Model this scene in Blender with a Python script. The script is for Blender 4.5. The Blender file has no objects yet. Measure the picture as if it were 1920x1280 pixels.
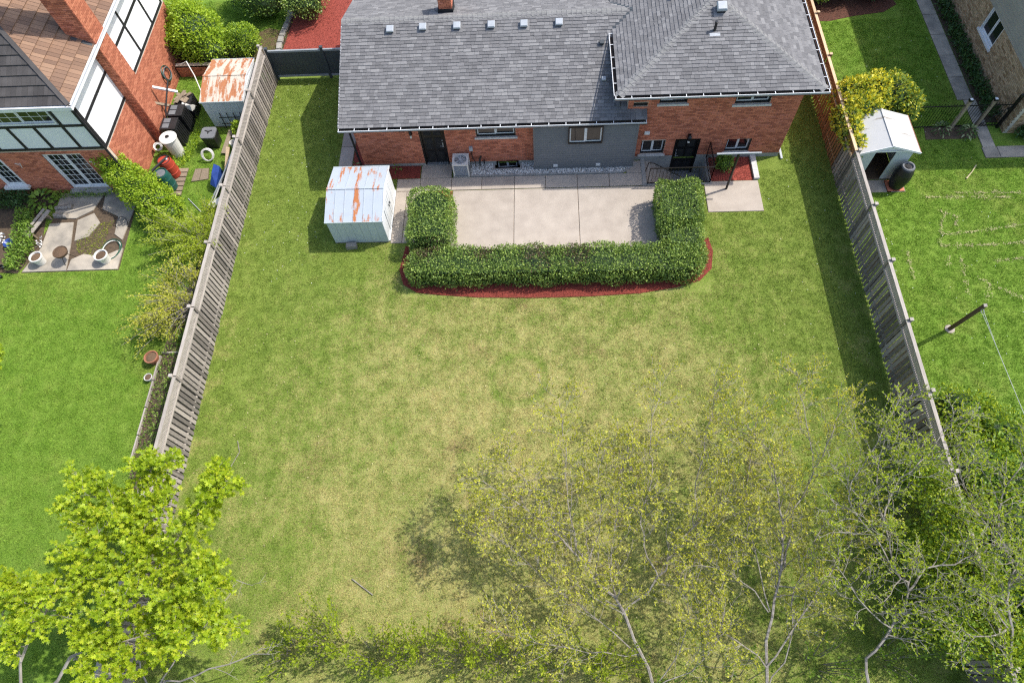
import bpy, bmesh, math, random
import numpy as np
from mathutils import Matrix, Vector
random.seed(7); rng = np.random.default_rng(7)
R = math.radians
sc = bpy.context.scene
COL = sc.collection

# ---------------------------------------------------------------- camera, sky, sun, exposure
cam_d = bpy.data.cameras.new('camera'); cam = bpy.data.objects.new('camera', cam_d); COL.objects.link(cam)
cam_d.sensor_width = 36.0; cam_d.lens = 22.91; cam_d.clip_start = 0.5; cam_d.clip_end = 2000
Mc = np.array([[0.99874784, 0.00888779, -0.04923179], [-0.014172, -0.89351562, -0.44880842], [-0.04797829, 0.44894415, -0.89227083]])
cm = Matrix.Identity(4)
for r in range(3):
    cm[r][0] = Mc[0][r]; cm[r][1] = -Mc[1][r]; cm[r][2] = -Mc[2][r]
cm[2][3] = 21.0
cam.matrix_world = cm
sc.camera = cam
cy = sc.cycles; cy.max_bounces = 5; cy.diffuse_bounces = 2; cy.glossy_bounces = 2; cy.transmission_bounces = 3; cy.use_denoising = False; cy.filter_width = 1.25
SUN_EL, SUN_AZ = 53.0, 19.5          # azimuth counted from +X towards +Y
w = bpy.data.worlds.new('World'); sc.world = w; w.use_nodes = True
nt = w.node_tree; bg = nt.nodes['Background']; sky = nt.nodes.new('ShaderNodeTexSky')
sky.sky_type = 'NISHITA'; sky.sun_disc = False; sky.sun_elevation = R(SUN_EL); sky.sun_rotation = R(90 - SUN_AZ)
sky.air_density = 1.0; sky.dust_density = 2.0; sky.ozone_density = 1.0
nt.links.new(sky.outputs[0], bg.inputs[0]); bg.inputs[1].default_value = 0.15
sd = bpy.data.lights.new('sun', 'SUN'); sd.energy = 2.9; sd.angle = R(0.6); sd.color = (1.0, 0.955, 0.88)
sun = bpy.data.objects.new('sun', sd); COL.objects.link(sun)
dvec = Vector((math.cos(R(SUN_EL)) * math.cos(R(SUN_AZ)), math.cos(R(SUN_EL)) * math.sin(R(SUN_AZ)), math.sin(R(SUN_EL))))
sun.rotation_euler = dvec.to_track_quat('Z', 'Y').to_euler(); sun.location = dvec * 60
sc.view_settings.view_transform = 'Standard'; sc.view_settings.look = 'None'
sc.view_settings.exposure = 0.82; sc.view_settings.gamma = 1.0; sc.view_settings.use_curve_mapping = False

# ---------------------------------------------------------------- materials
MATS = {}
class NT:
    def __init__(s, name):
        s.m = bpy.data.materials.new(name); s.m.use_nodes = True; s.t = s.m.node_tree
        s.b = s.t.nodes['Principled BSDF']; s.out = s.t.nodes['Material Output']
    def n(s, typ, **kw):
        nd = s.t.nodes.new(typ)
        for k, v in kw.items():
            if k.startswith('i_'): nd.inputs[k[2:].replace('_', ' ')].default_value = v
            else: setattr(nd, k, v)
        return nd
    def l(s, a, b): s.t.links.new(a, b)
    def noise(s, scale, vec=None, detail=3, rough=.55, dist=0.0):
        nd = s.n('ShaderNodeTexNoise'); nd.inputs['Scale'].default_value = scale; nd.inputs['Detail'].default_value = detail
        nd.inputs['Roughness'].default_value = rough; nd.inputs['Distortion'].default_value = dist
        if vec is not None: s.l(vec, nd.inputs['Vector'])
        return nd.outputs['Fac']
    def pos(s): return s.n('ShaderNodeNewGeometry').outputs['Position']
    def ramp(s, fac, stops):
        nd = s.n('ShaderNodeValToRGB'); cr = nd.color_ramp
        while len(cr.elements) < len(stops): cr.elements.new(0.5)
        for e, (p, c) in zip(cr.elements, stops):
            e.position = p; e.color = c if len(c) == 4 else (*c, 1)
        s.l(fac, nd.inputs[0]); return nd.outputs[0]
    def step(s, fac, a, b):
        nd = s.n('ShaderNodeMapRange'); nd.inputs[1].default_value = a; nd.inputs[2].default_value = b; nd.clamp = True
        s.l(fac, nd.inputs[0]); return nd.outputs[0]
    def mix(s, fac, a, b, mode='MIX'):
        nd = s.n('ShaderNodeMix', data_type='RGBA', blend_type=mode)
        for sock, v in ((nd.inputs[0], fac), (nd.inputs[6], a), (nd.inputs[7], b)):
            if isinstance(v, (int, float)): sock.default_value = v
            elif isinstance(v, tuple): sock.default_value = v if len(v) == 4 else (*v, 1)
            else: s.l(v, sock)
        return nd.outputs[2]
    def math(s, op, a, b=0.0):
        nd = s.n('ShaderNodeMath', operation=op)
        for sock, v in ((nd.inputs[0], a), (nd.inputs[1], b)):
            if isinstance(v, (int, float)): sock.default_value = v
            else: s.l(v, sock)
        return nd.outputs[0]
    def rnd(s):
        a = s.n('ShaderNodeAttribute', attribute_name='rnd').outputs['Fac']
        o = s.n('ShaderNodeObjectInfo').outputs['Random']
        return s.math('FRACT', s.math('ADD', a, o))
    def scaled(s, vec, sc3):
        nd = s.n('ShaderNodeMapping'); nd.inputs['Scale'].default_value = sc3; s.l(vec, nd.inputs['Vector']); return nd.outputs[0]
    def bump(s, h, strength, dist=.01):
        nd = s.n('ShaderNodeBump'); nd.inputs['Strength'].default_value = strength; nd.inputs['Distance'].default_value = dist
        s.l(h, nd.inputs['Height']); s.l(nd.outputs[0], s.b.inputs['Normal'])
    def done(s, key, col=None, rough=.8, metal=0.0, spec=None):
        if col is not None:
            if isinstance(col, tuple): s.b.inputs['Base Color'].default_value = (*col, 1)
            else: s.l(col, s.b.inputs['Base Color'])
        if isinstance(rough, (int, float)): s.b.inputs['Roughness'].default_value = rough
        else: s.l(rough, s.b.inputs['Roughness'])
        s.b.inputs['Metallic'].default_value = metal
        if spec is not None: s.b.inputs['Specular IOR Level'].default_value = spec
        MATS[key] = s.m; return s.m

def mk(key, c1, c2=None, scale=4.0, rough=.8, rnd=0.0, bump=0.0, bscale=60.0, metal=0.0, stretch=None, detail=4, spec=.3, rndcol=None, lo=.35, hi=.65, rmix=.62):
    """plain procedural material: two colours mixed by noise, a per-piece random shade, fine relief"""
    t = NT(key); p = t.pos()
    pv = t.scaled(p, stretch) if stretch else p
    col = c1 if c2 is None else t.mix(t.step(t.noise(scale, pv, detail), lo, hi), c1, c2)
    if rndcol: col = t.mix(rmix, col, t.ramp(t.rnd(), rndcol))
    if rnd:
        v = t.math('ADD', t.math('MULTIPLY', t.rnd(), rnd), 1 - rnd / 2)
        cc = t.n('ShaderNodeCombineColor'); [t.l(v, cc.inputs[i]) for i in range(3)]
        col = t.mix(1.0, col, cc.outputs[0], 'MULTIPLY')
    if bump: t.bump(t.noise(bscale, pv, 4), bump)
    return t.done(key, col, rough, metal, spec)

def leafmat(key, stops, trans=.35, rough=.45, spec=.35):
    t = NT(key); p = t.pos()
    f = t.math('ADD', t.math('MULTIPLY', t.rnd(), .7), t.math('MULTIPLY', t.noise(1.6, p, 2), .3))
    col = t.ramp(f, stops)
    t.done(key, col, rough, 0, spec)
    tr = t.n('ShaderNodeBsdfTranslucent'); t.l(t.mix(1.0, col, (1.25, 1.2, .55), 'MULTIPLY'), tr.inputs[0])
    ms = t.n('ShaderNodeMixShader'); ms.inputs[0].default_value = trans
    t.l(t.b.outputs[0], ms.inputs[1]); t.l(tr.outputs[0], ms.inputs[2]); t.l(ms.outputs[0], t.out.inputs[0])

mk('brick', (0.511, 0.172, 0.098), (0.410, 0.132, 0.075), 9, .88, rnd=.34, bump=.25, rndcol=[(0, (0.341, 0.105, 0.066)), (.4, (0.527, 0.172, 0.096)), (.8, (0.596, 0.213, 0.122)), (1, (0.442, 0.164, 0.114))])
mk('mortar', (.58, .47, .37), (.50, .40, .31), 8, .95, bump=.2)
mk('brick_orange', (.42, .14, .075), (.36, .12, .066), 7, .88, rnd=.22, bump=.2, rndcol=[(0, (.33, .105, .06)), (.5, (.43, .15, .085)), (1, (.47, .19, .11))])
mk('brick_tan', (0.414, 0.287, 0.167), (0.322, 0.218, 0.121), 6, .9, rnd=.35, bump=.25, rndcol=[(0, (0.230, 0.138, 0.069)), (.15, (0.345, 0.230, 0.127)), (.6, (0.437, 0.322, 0.196)), (1, (0.483, 0.356, 0.230))])
mk('mortar_pale', (.50, .45, .38), (.42, .38, .32), 8, .95)
mk('concrete', (0.437, 0.381, 0.321), (0.335, 0.288, 0.242), 1.7, .9, detail=7, lo=.3, hi=.75, rnd=.10, bump=.35, bscale=90)
mk('concrete_old', (.42, .37, .30), (.25, .225, .19), 1.6, .92, rnd=.2, bump=.5, bscale=30)
mk('foundation', (.36, .35, .325), (.27, .265, .25), 2.5, .92, bump=.2)
mk('sill', (.62, .60, .57), (.48, .47, .45), 5, .85)
mk('shingle', (0.153, 0.150, 0.153), (0.196, 0.192, 0.191), 14, .93, rnd=.12, bump=.6, bscale=220, rndcol=[(0, (0.107, 0.106, 0.109)), (.3, (0.144, 0.142, 0.145)), (.55, (0.174, 0.171, 0.173)), (.85, (0.205, 0.202, 0.202)), (1, (0.275, 0.270, 0.265))], spec=.25, rmix=.5)
mk('ridge_shingle', (0.234, 0.232, 0.224), (0.196, 0.194, 0.188), 20, .93, rnd=.14, bump=.5, bscale=200, spec=.25)
mk('white_metal', (.74, .75, .75), (.66, .67, .67), 3, .45, spec=.4)
mk('gutter_shade_debris', (.02, .019, .018), (.05, .035, .028), 5, .9)  # shadow under the shingle edge and debris, both put into the colour
mk('vent_grey', (0.400, 0.424, 0.448), (0.352, 0.376, 0.400), 6, .4, spec=.5)
mk('black_paint', (.008, .008, .009), None, rough=.35, spec=.4)
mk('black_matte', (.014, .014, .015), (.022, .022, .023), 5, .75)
mk('black_plastic', (.012, .012, .013), (.02, .02, .021), 4, .38, spec=.45)
mk('grey_plastic', (.13, .135, .145), (.17, .175, .18), 4, .5)
mk('white_plastic', (.72, .70, .65), (.64, .62, .57), 3, .45)
mk('red_plastic', (.42, .055, .03), (.36, .05, .03), 4, .45)
mk('green_plastic', (.014, .075, .062), (.022, .10, .085), 3, .4)
mk('blue_plastic', (.02, .05, .22), (.03, .07, .28), 4, .35)
mk('siding', (0.158, 0.162, 0.168), (0.140, 0.146, 0.151), 2, .6, rnd=.06)
mk('siding_tan', (.33, .315, .265), (.29, .275, .235), 2, .65, rnd=.05)
mk('vinyl_dark', (.062, .072, .080), (.052, .06, .067), 2, .5)
mk('vinyl_rail', (.30, .32, .33), (.26, .28, .29), 3, .5)
mk('fence_wood', (0.347, 0.304, 0.265), (0.168, 0.144, 0.124), 3.0, .9, rnd=.95, bump=.5, bscale=6, stretch=(30, 30, 1.6), detail=6)
mk('fence_new', (.28, .145, .065), (.20, .10, .045), 3.0, .88, rnd=.4, bump=.4, bscale=6, stretch=(30, 30, 1.6), detail=6)
mk('rail_wood', (0.437, 0.395, 0.344), (0.319, 0.281, 0.244), 3.0, .9, rnd=.25, bump=.5, bscale=8, stretch=(14, 1.2, 14))
mk('rail_new', (.62, .47, .30), (.50, .36, .22), 3.0, .9, rnd=.2, bump=.4, bscale=8, stretch=(14, 1.2, 14))
mk('old_wood', (.30, .24, .17), (.20, .155, .11), 4, .9, rnd=.3, stretch=(8, 8, 3))
mk('dark_wood', (.12, .075, .045), (.075, .05, .032), 4, .85, stretch=(12, 12, 1.5))
mk('stucco_white', (.80, .80, .79), (.74, .745, .74), 2, .8, bump=.15, bscale=50)
mk('tudor_black', (.013, .013, .014), (.02, .02, .021), 4, .6)
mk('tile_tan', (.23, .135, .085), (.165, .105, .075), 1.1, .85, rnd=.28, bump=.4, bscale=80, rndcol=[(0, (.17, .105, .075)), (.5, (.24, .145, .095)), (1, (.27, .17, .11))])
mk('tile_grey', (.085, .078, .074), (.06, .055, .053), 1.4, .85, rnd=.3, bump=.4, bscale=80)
mk('galv', (.42, .44, .45), (.34, .36, .37), 5, .4, metal=.6)
mk('mulch_red', (.33, .07, .048), (.19, .04, .03), 22, .95, rnd=.5, bump=.9, bscale=45)
mk('mulch_brown', (.15, .06, .04), (.09, .045, .03), 22, .95, rnd=.5, bump=.9, bscale=45)
mk('soil', (.12, .085, .055), (.075, .055, .038), 9, .97, bump=.8, bscale=30)
mk('stone', (.34, .32, .28), (.24, .225, .20), 6, .9, rnd=.3, bump=.4, bscale=25)
mk('pebble', (.62, .60, .55), (.50, .48, .45), 8, .8, rndcol=[(0, (.12, .115, .11)), (.2, (.40, .38, .35)), (.45, (.74, .72, .68)), (1, (.92, .91, .88))])
mk('bark', (0.187, 0.160, 0.131), (0.337, 0.309, 0.271), 5, .92, bump=.6, bscale=25, stretch=(3, 3, 1))
mk('bark_pale', (0.340, 0.306, 0.272), (0.221, 0.196, 0.170), 4, .92, bump=.4, bscale=25)
mk('twig', (.27, .235, .20), (.17, .145, .125), 6, .9)
mk('straw', (.52, .45, .26), (.42, .36, .20), 10, .95, rnd=.4)
mk('terracotta', (.36, .15, .09), (.30, .13, .08), 5, .85)
mk('dead_leaves', (.16, .10, .06), (.10, .065, .04), 30, .95, rnd=.4, bump=.9, bscale=50)
mk('hose_green', (.02, .09, .06), None, rough=.5)
mk('petal', (.85, .84, .82), None, rough=.7)
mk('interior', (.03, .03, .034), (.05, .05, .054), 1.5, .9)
mk('blind', (.30, .30, .28), (.24, .24, .23), 3, .8)
leafmat('leaf_hedge', [(0, (0.060, 0.110, 0.029)), (.35, (0.153, 0.242, 0.053)), (.7, (0.291, 0.413, 0.085)), (1, (0.527, 0.606, 0.146))], .22)
leafmat('leaf_hedge_dry', [(0, (.07, .05, .03)), (.5, (.13, .085, .05)), (1, (.10, .13, .04))], .15)
leafmat('leaf_lime', [(0, (0.137, 0.238, 0.016)), (.4, (0.275, 0.409, 0.026)), (.8, (0.426, 0.554, 0.047)), (1, (0.549, 0.634, 0.079))], .35)
leafmat('leaf_maple', [(0, (0.146, 0.230, 0.015)), (.35, (0.307, 0.432, 0.024)), (.75, (0.496, 0.594, 0.036)), (1, (0.672, 0.621, 0.073))], 0.5)
leafmat('leaf_young', [(0, (0.232, 0.260, 0.039)), (.4, (0.424, 0.450, 0.062)), (.8, (0.636, 0.624, 0.085)), (1, (0.811, 0.728, 0.125))], 0.5)
leafmat('leaf_shoot', [(0, (0.139, 0.212, 0.020)), (.4, (0.305, 0.397, 0.033)), (.8, (0.472, 0.555, 0.053)), (1, (0.583, 0.608, 0.079))], 0.5)
leafmat('leaf_green', [(0, (0.065, 0.131, 0.020)), (.4, (0.148, 0.260, 0.035)), (.8, (0.276, 0.418, 0.061)), (1, (0.406, 0.540, 0.104))], .28)
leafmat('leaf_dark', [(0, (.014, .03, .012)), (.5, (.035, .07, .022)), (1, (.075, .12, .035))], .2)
leafmat('leaf_yellow', [(0, (.13, .22, .03)), (.2, (.32, .40, .045)), (.4, (.62, .58, .05)), (.8, (.80, .72, .07)), (1, (.88, .84, .24))], .3)
leafmat('leaf_mixed', [(0, (0.065, 0.130, 0.026)), (.5, (0.169, 0.260, 0.046)), (.75, (0.312, 0.403, 0.078)), (1, (0.806, 0.676, 0.078))], .3)
leafmat('leaf_variegated', [(0, (.03, .07, .02)), (.5, (.09, .15, .04)), (.8, (.40, .45, .22)), (1, (.62, .64, .45))], .25)
leafmat('leaf_shade', [(0, (0.023, 0.060, 0.017)), (.5, (0.051, 0.118, 0.030)), (.9, (0.101, 0.186, 0.051)), (1, (0.372, 0.439, 0.203))], .2)

def glassmat():
    t = NT('window_glass'); t.done('window_glass', (.012, .014, .016), .06, 0, .7)
    t = NT('fan_grille'); t.done('fan_grille', t.mix(t.noise(30, t.pos()), (.30, .31, .31), (.2, .21, .21)), .5)
glassmat()

def rustmat(key, base, amount, rust1, rust2, stretch):
    t = NT(key); p = t.pos()
    n1 = t.noise(1.3, t.scaled(p, stretch), 5, .62, .3); n2 = t.noise(14, p, 4)
    f = t.step(t.math('ADD', n1, t.math('MULTIPLY', n2, .16)), amount, amount + .07)
    rc = t.mix(t.noise(9, p), rust1, rust2)
    cb = t.mix(t.noise(3, p), base, tuple(c * .86 for c in base))
    t.done(key, t.mix(f, cb, rc), .6)
rustmat('shed_white_rust', (.40, .445, .49), .63, (.34, .105, .03), (.44, .17, .055), (3.0, .55, 1))
rustmat('shed_rusty', (.56, .50, .41), .545, (.30, .10, .045), (.46, .20, .08), (2.6, .65, 1))
rustmat('shed_white_roof', (.52, .515, .50), .66, (.22, .19, .16), (.30, .27, .23), (.7, 5, 1))
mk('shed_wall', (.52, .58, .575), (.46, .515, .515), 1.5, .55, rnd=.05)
mk('shed_wall_sunlit', (0.680, 0.705, 0.714), (0.629, 0.654, 0.663), 1.5, .5, rnd=.04)  # paler copy of the shed wall colour, sunlight on the right end painted in

def lawnmat(key, kind, blade=False):
    """grass colour by place: green turf, straw-dry turf, worn ground"""
    t = NT(key); p = t.pos(); sep = t.n('ShaderNodeSeparateXYZ'); t.l(p, sep.inputs[0]); X, Y = sep.outputs[0], sep.outputs[1]
    nb = t.noise(.32, p, 3, .55, .4); nm = t.noise(1.7, p, 4, .6); nf = t.noise(14, p, 4, .65)
    nx = t.noise(65, t.scaled(p, (1, .55, 1)), 3, .7)
    def box(x0, x1, y0, y1, s=.25):
        a = t.math('MULTIPLY', t.step(X, x0 - s, x0 + s), t.step(X, x1 + s, x1 - s))
        return t.math('MULTIPLY', a, t.math('MULTIPLY', t.step(Y, y0 - s, y0 + s), t.step(Y, y1 + s, y1 - s)))
    if kind == 'yard':
        g1, g2, g3 = (.185, .265, .042), (.27, .345, .068), (.11, .18, .030)
        s1, s2 = (.58, .51, .225), (.42, .37, .135)
        # dryness: the middle of the yard is worn pale, its margins stay green
        dx = t.math('MULTIPLY', t.math('ABSOLUTE', t.math('ADD', X, .3)), .088); dy = t.math('MULTIPLY', t.math('ABSOLUTE', t.math('SUBTRACT', Y, 4.5)), .072)
        d = t.math('SUBTRACT', .70, t.math('MULTIPLY', t.math('POWER', t.math('ADD', t.math('MULTIPLY', dx, dx), t.math('MULTIPLY', dy, dy)), .8), .62))
        edge = t.math('MULTIPLY', t.step(t.math('ABSOLUTE', t.math('ADD', X, .2)), 11.0, 11.95), .36)
        edge = t.math('MULTIPLY', edge, t.step(nm, .35, .6))
        d = t.math('ADD', d, edge)
        d = t.math('SUBTRACT', d, t.math('MULTIPLY', box(-8.15, -6.95, 13.1, 14.55, .12), .55))
        d = t.math('SUBTRACT', d, t.math('MULTIPLY', box(-12.0, -10.15, 20.5, 24.0, .06), .35))
        d = t.math('ADD', d, t.math('MULTIPLY', box(-10.4, -9.7, 20.6, 22.6, .08), .28))
        rg = t.math('SUBTRACT', t.math('ABSOLUTE', t.math('SUBTRACT', t.math('SQRT', t.math('ADD', t.math('POWER', t.math('ADD', X, .9), 2.0), t.math('POWER', t.math('SUBTRACT', Y, 9.1), 2.0))), .95)), 0.0)
        d = t.math('SUBTRACT', d, t.math('MULTIPLY', t.step(rg, .22, .06), .28))
        mow = t.math('MULTIPLY', t.math('SUBTRACT', t.noise(1.0, t.scaled(p, (2.4, .05, 1)), 2), .5), .42)
        d = t.math('ADD', d, mow)
        mask = t.math('ADD', d, t.math('ADD', t.math('MULTIPLY', t.math('SUBTRACT', nb, .5), .75), t.math('MULTIPLY', t.math('SUBTRACT', nm, .5), 1.1)))
        f = t.step(t.math('ADD', mask, t.math('MULTIPLY', t.math('SUBTRACT', nf, .5), 1.9)), .14, .92)
    else:
        g1, g2, g3 = (.165, .29, .032), (.245, .37, .055), (.10, .20, .022)
        s1, s2 = (.33, .33, .08), (.28, .29, .08)
        f = t.step(t.math('ADD', t.math('MULTIPLY', nb, .7), t.math('ADD', t.math('MULTIPLY', nm, .5), t.math('MULTIPLY', nf, .4))), .82, 1.35)
    green = t.mix(t.step(nm, .3, .7), g1, g2); green = t.mix(t.step(nf, .52, .75), green, g3)
    straw = t.mix(t.step(nf, .35, .65), s1, s2)
    if kind == 'yard': straw = t.mix(t.step(t.noise(.55, t.scaled(p, (1, 1, 3)), 4, .6), .54, .70), straw, (.34, .245, .12))
    col = t.mix(f, green, straw)
    if blade:
        v = t.math('ADD', t.math('MULTIPLY', t.rnd(), 1.45), .42)
    else:
        v = t.math('ADD', t.math('MULTIPLY', nx, 1.5), .20)
        t.bump(t.math('ADD', t.math('MULTIPLY', nf, .5), nx), 1.0, .05)
    cc = t.n('ShaderNodeCombineColor'); [t.l(v, cc.inputs[i]) for i in range(3)]
    col = t.mix(1.0, col, cc.outputs[0], 'MULTIPLY')
    t.done(key, col, .85, 0, .15)
    if blade:
        tr = t.n('ShaderNodeBsdfTranslucent'); t.l(col, tr.inputs[0]); ms = t.n('ShaderNodeMixShader'); ms.inputs[0].default_value = .3
        t.l(t.b.outputs[0], ms.inputs[1]); t.l(tr.outputs[0], ms.inputs[2]); t.l(ms.outputs[0], t.out.inputs[0])
lawnmat('lawn_yard', 'yard'); lawnmat('lawn_green', 'green'); lawnmat('blade_yard', 'yard', True); lawnmat('blade_green', 'green', True)

# ---------------------------------------------------------------- mesh helpers
class MB:
    """collects simple solids into one mesh"""
    def __init__(s): s.v = []; s.f = []; s.r = []
    def add(s, vs, fs, r=None):
        o = len(s.v); s.v.extend(tuple(map(float, p)) for p in vs); r = random.random() if r is None else r
        for f in fs: s.f.append(tuple(i + o for i in f)); s.r.append(r)
        return s
    def box(s, x0, x1, y0, y1, z0, z1, r=None):
        return s.add([(x0, y0, z0), (x1, y0, z0), (x1, y1, z0), (x0, y1, z0), (x0, y0, z1), (x1, y0, z1), (x1, y1, z1), (x0, y1, z1)],
                     [(3, 2, 1, 0), (4, 5, 6, 7), (0, 1, 5, 4), (1, 2, 6, 5), (2, 3, 7, 6), (3, 0, 4, 7)], r)
    def bar(s, a, b, w, h, up=(0, 0, 1), r=None):
        a, b = Vector(a), Vector(b); d = (b - a).normalized(); up = Vector(up); x = d.cross(up)
        if x.length < 1e-4: x = d.cross(Vector((1, 0, 0)))
        x.normalize(); y = x.cross(d); vs = []
        for p in (a, b):
            for i, j in ((-1, -1), (1, -1), (1, 1), (-1, 1)): vs.append(p + x * (i * w / 2) + y * (j * h / 2))
        return s.add(vs, [(0, 1, 2, 3), (7, 6, 5, 4), (0, 4, 5, 1), (1, 5, 6, 2), (2, 6, 7, 3), (3, 7, 4, 0)], r)
    def prism(s, poly, z0, z1, r=None):
        n = len(poly); vs = [(x, y, z0) for x, y in poly] + [(x, y, z1) for x, y in poly]
        fs = [tuple(range(n - 1, -1, -1)), tuple(range(n, 2 * n))] + [(i, (i + 1) % n, n + (i + 1) % n, n + i) for i in range(n)]
        return s.add(vs, fs, r)
    def tube(s, pts, rad, n=6, r=None, cap=True):
        pts = [Vector(p) for p in pts]; m = len(pts); rad = rad if isinstance(rad, (list, tuple)) else [rad] * m
        vs, fs = [], []; ref = None
        for i, p in enumerate(pts):
            d = (pts[min(i + 1, m - 1)] - pts[max(i - 1, 0)]).normalized()
            if ref is None:
                ref = d.cross(Vector((0, 0, 1)))
                if ref.length < 1e-3: ref = Vector((1, 0, 0))
            x = (ref - d * ref.dot(d)); x = x.normalized() if x.length > 1e-5 else d.orthogonal().normalized(); ref = x; y = d.cross(x)
            for k in range(n):
                a = 2 * math.pi * k / n; vs.append(p + x * (math.cos(a) * rad[i]) + y * (math.sin(a) * rad[i]))
        for i in range(m - 1):
            for k in range(n):
                k2 = (k + 1) % n; fs.append((i * n + k, i * n + k2, (i + 1) * n + k2, (i + 1) * n + k))
        if cap: fs += [tuple(range(n - 1, -1, -1)), tuple((m - 1) * n + k for k in range(n))]
        return s.add(vs, fs, r)
    def lathe(s, prof, c=(0, 0, 0), n=20, r=None, axis=(0, 0, 1)):
        """prof = [(radius, height)...] turned round an axis through c"""
        q = Vector((0, 0, 1)).rotation_difference(Vector(axis)); vs, fs = [], []
        for rr, h in prof:
            for k in range(n):
                a = 2 * math.pi * k / n; vs.append(q @ Vector((rr * math.cos(a), rr * math.sin(a), h)) + Vector(c))
        for i in range(len(prof) - 1):
            for k in range(n):
                k2 = (k + 1) % n; fs.append((i * n + k, i * n + k2, (i + 1) * n + k2, (i + 1) * n + k))
        fs += [tuple(range(n - 1, -1, -1)), tuple((len(prof) - 1) * n + k for k in range(n))]
        return s.add(vs, fs, r)
    def ring(s, c, rad, tr, n=28, m=6, axis=(0, 0, 1), sx=1.0):
        q = Vector((0, 0, 1)).rotation_difference(Vector(axis))
        pts = [q @ Vector((sx * rad * math.cos(2 * math.pi * k / n), rad * math.sin(2 * math.pi * k / n), 0)) + Vector(c) for k in range(n + 1)]
        return s.tube(pts, tr, m, cap=False)

WM = {}
def mesh_of(name, mb, mat, smooth=False):
    me = bpy.data.meshes.new(name); me.from_pydata(mb.v, [], mb.f)
    at = me.attributes.new('rnd', 'FLOAT', 'FACE'); at.data.foreach_set('value', mb.r)
    if mat: me.materials.append(MATS[mat])
    if smooth: me.polygons.foreach_set('use_smooth', [True] * len(me.polygons))
    return me
def attach(o, parent, world=None):
    world = world or Matrix.Identity(4); o.matrix_basis = world; WM[o.name] = world
    if parent is not None:
        o.parent = parent; o.matrix_parent_inverse = WM[parent.name].inverted()
    return o
def part(name, mb, mat, parent=None, world=None, smooth=False, label=None, kind=None):
    me = mb if isinstance(mb, bpy.types.Mesh) else mesh_of(name, mb, mat, smooth)
    o = bpy.data.objects.new(name, me); COL.objects.link(o); attach(o, parent, world)
    if label: o['label'] = label
    if kind: o['kind'] = kind
    return o
def thing(name, label, cat, loc=(0, 0, 0), group=None):
    o = bpy.data.objects.new(name, None); COL.objects.link(o); o.empty_display_size = .2
    o['label'] = label; o['category'] = cat
    if group: o['group'] = group
    return attach(o, None, Matrix.Translation(Vector(loc)))
def tag(o, label, cat, group=None):
    o['label'] = label; o['category'] = cat
    if group: o['group'] = group
    return o
def struct(name, mb, mat, label=None, parent=None):
    o = part(name, mb, mat, parent); o['kind'] = 'structure'
    if label: o['label'] = label
    return o
def fastmesh(name, V, F, rnd, mat):
    """big triangle meshes from numpy arrays"""
    me = bpy.data.meshes.new(name); nv, nf = len(V), len(F)
    me.vertices.add(nv); me.vertices.foreach_set('co', np.asarray(V, 'f').ravel())
    me.loops.add(nf * 3); me.loops.foreach_set('vertex_index', np.asarray(F, 'i').ravel())
    me.polygons.add(nf); me.polygons.foreach_set('loop_start', np.arange(0, nf * 3, 3, dtype='i'))
    me.polygons.foreach_set('loop_total', np.full(nf, 3, 'i'))
    at = me.attributes.new('rnd', 'FLOAT', 'FACE'); at.data.foreach_set('value', np.asarray(rnd, 'f'))
    me.update(calc_edges=True); me.materials.append(MATS[mat]); return me
def unit(a): return a / np.maximum(np.linalg.norm(a, axis=1, keepdims=True), 1e-6)
def leaves(name, P, D, N, L, W, mat, parent, lobed=False, fold=.25, kind='stuff', label=None):
    """one mesh of folded leaf blades: base points P, growth directions D, facing N"""
    P = np.asarray(P, float); n = len(P); D = unit(np.asarray(D, float)); N = np.asarray(N, float)
    N = unit(N - D * (N * D).sum(1, keepdims=True)); S = np.cross(D, N); L = np.broadcast_to(L, n)[:, None]; W = np.broadcast_to(W, n)[:, None]
    if not lobed:
        V = np.stack([P, P + D * L * .45 + S * W * .5 + N * W * fold, P + D * L, P + D * L * .45 - S * W * .5 + N * W * fold], 1)
        F = np.array([[0, 1, 2], [0, 2, 3]])
    else:
        V = np.stack([P, P + D * L * .28 + S * W * .50 + N * W * fold * .6, P + D * L * .42 + S * W * .20, P + D * L * .80 + S * W * .44 + N * W * fold * .4, P + D * L * .70 + S * W * .12,
                      P + D * L * 1.08 - N * W * .08, P + D * L * .70 - S * W * .12, P + D * L * .80 - S * W * .44 + N * W * fold * .4, P + D * L * .42 - S * W * .20, P + D * L * .28 - S * W * .50 + N * W * fold * .6], 1)
        F = np.array([[0, 1, 2], [2, 3, 4], [0, 2, 4], [0, 4, 5], [0, 5, 6], [0, 6, 8], [6, 7, 8], [0, 8, 9]])
    k = V.shape[1]; FF = (F[None] + (np.arange(n) * k)[:, None, None]).reshape(-1, 3)
    rn = np.repeat(rng.random(n), len(F))
    me = fastmesh(name, V.reshape(-1, 3), FF, rn, mat)
    return part(name, me, None, parent, kind=kind, label=label)
def rvec(n): return unit(rng.normal(size=(n, 3)))

def arr(x): return np.asarray(x, float)

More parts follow.
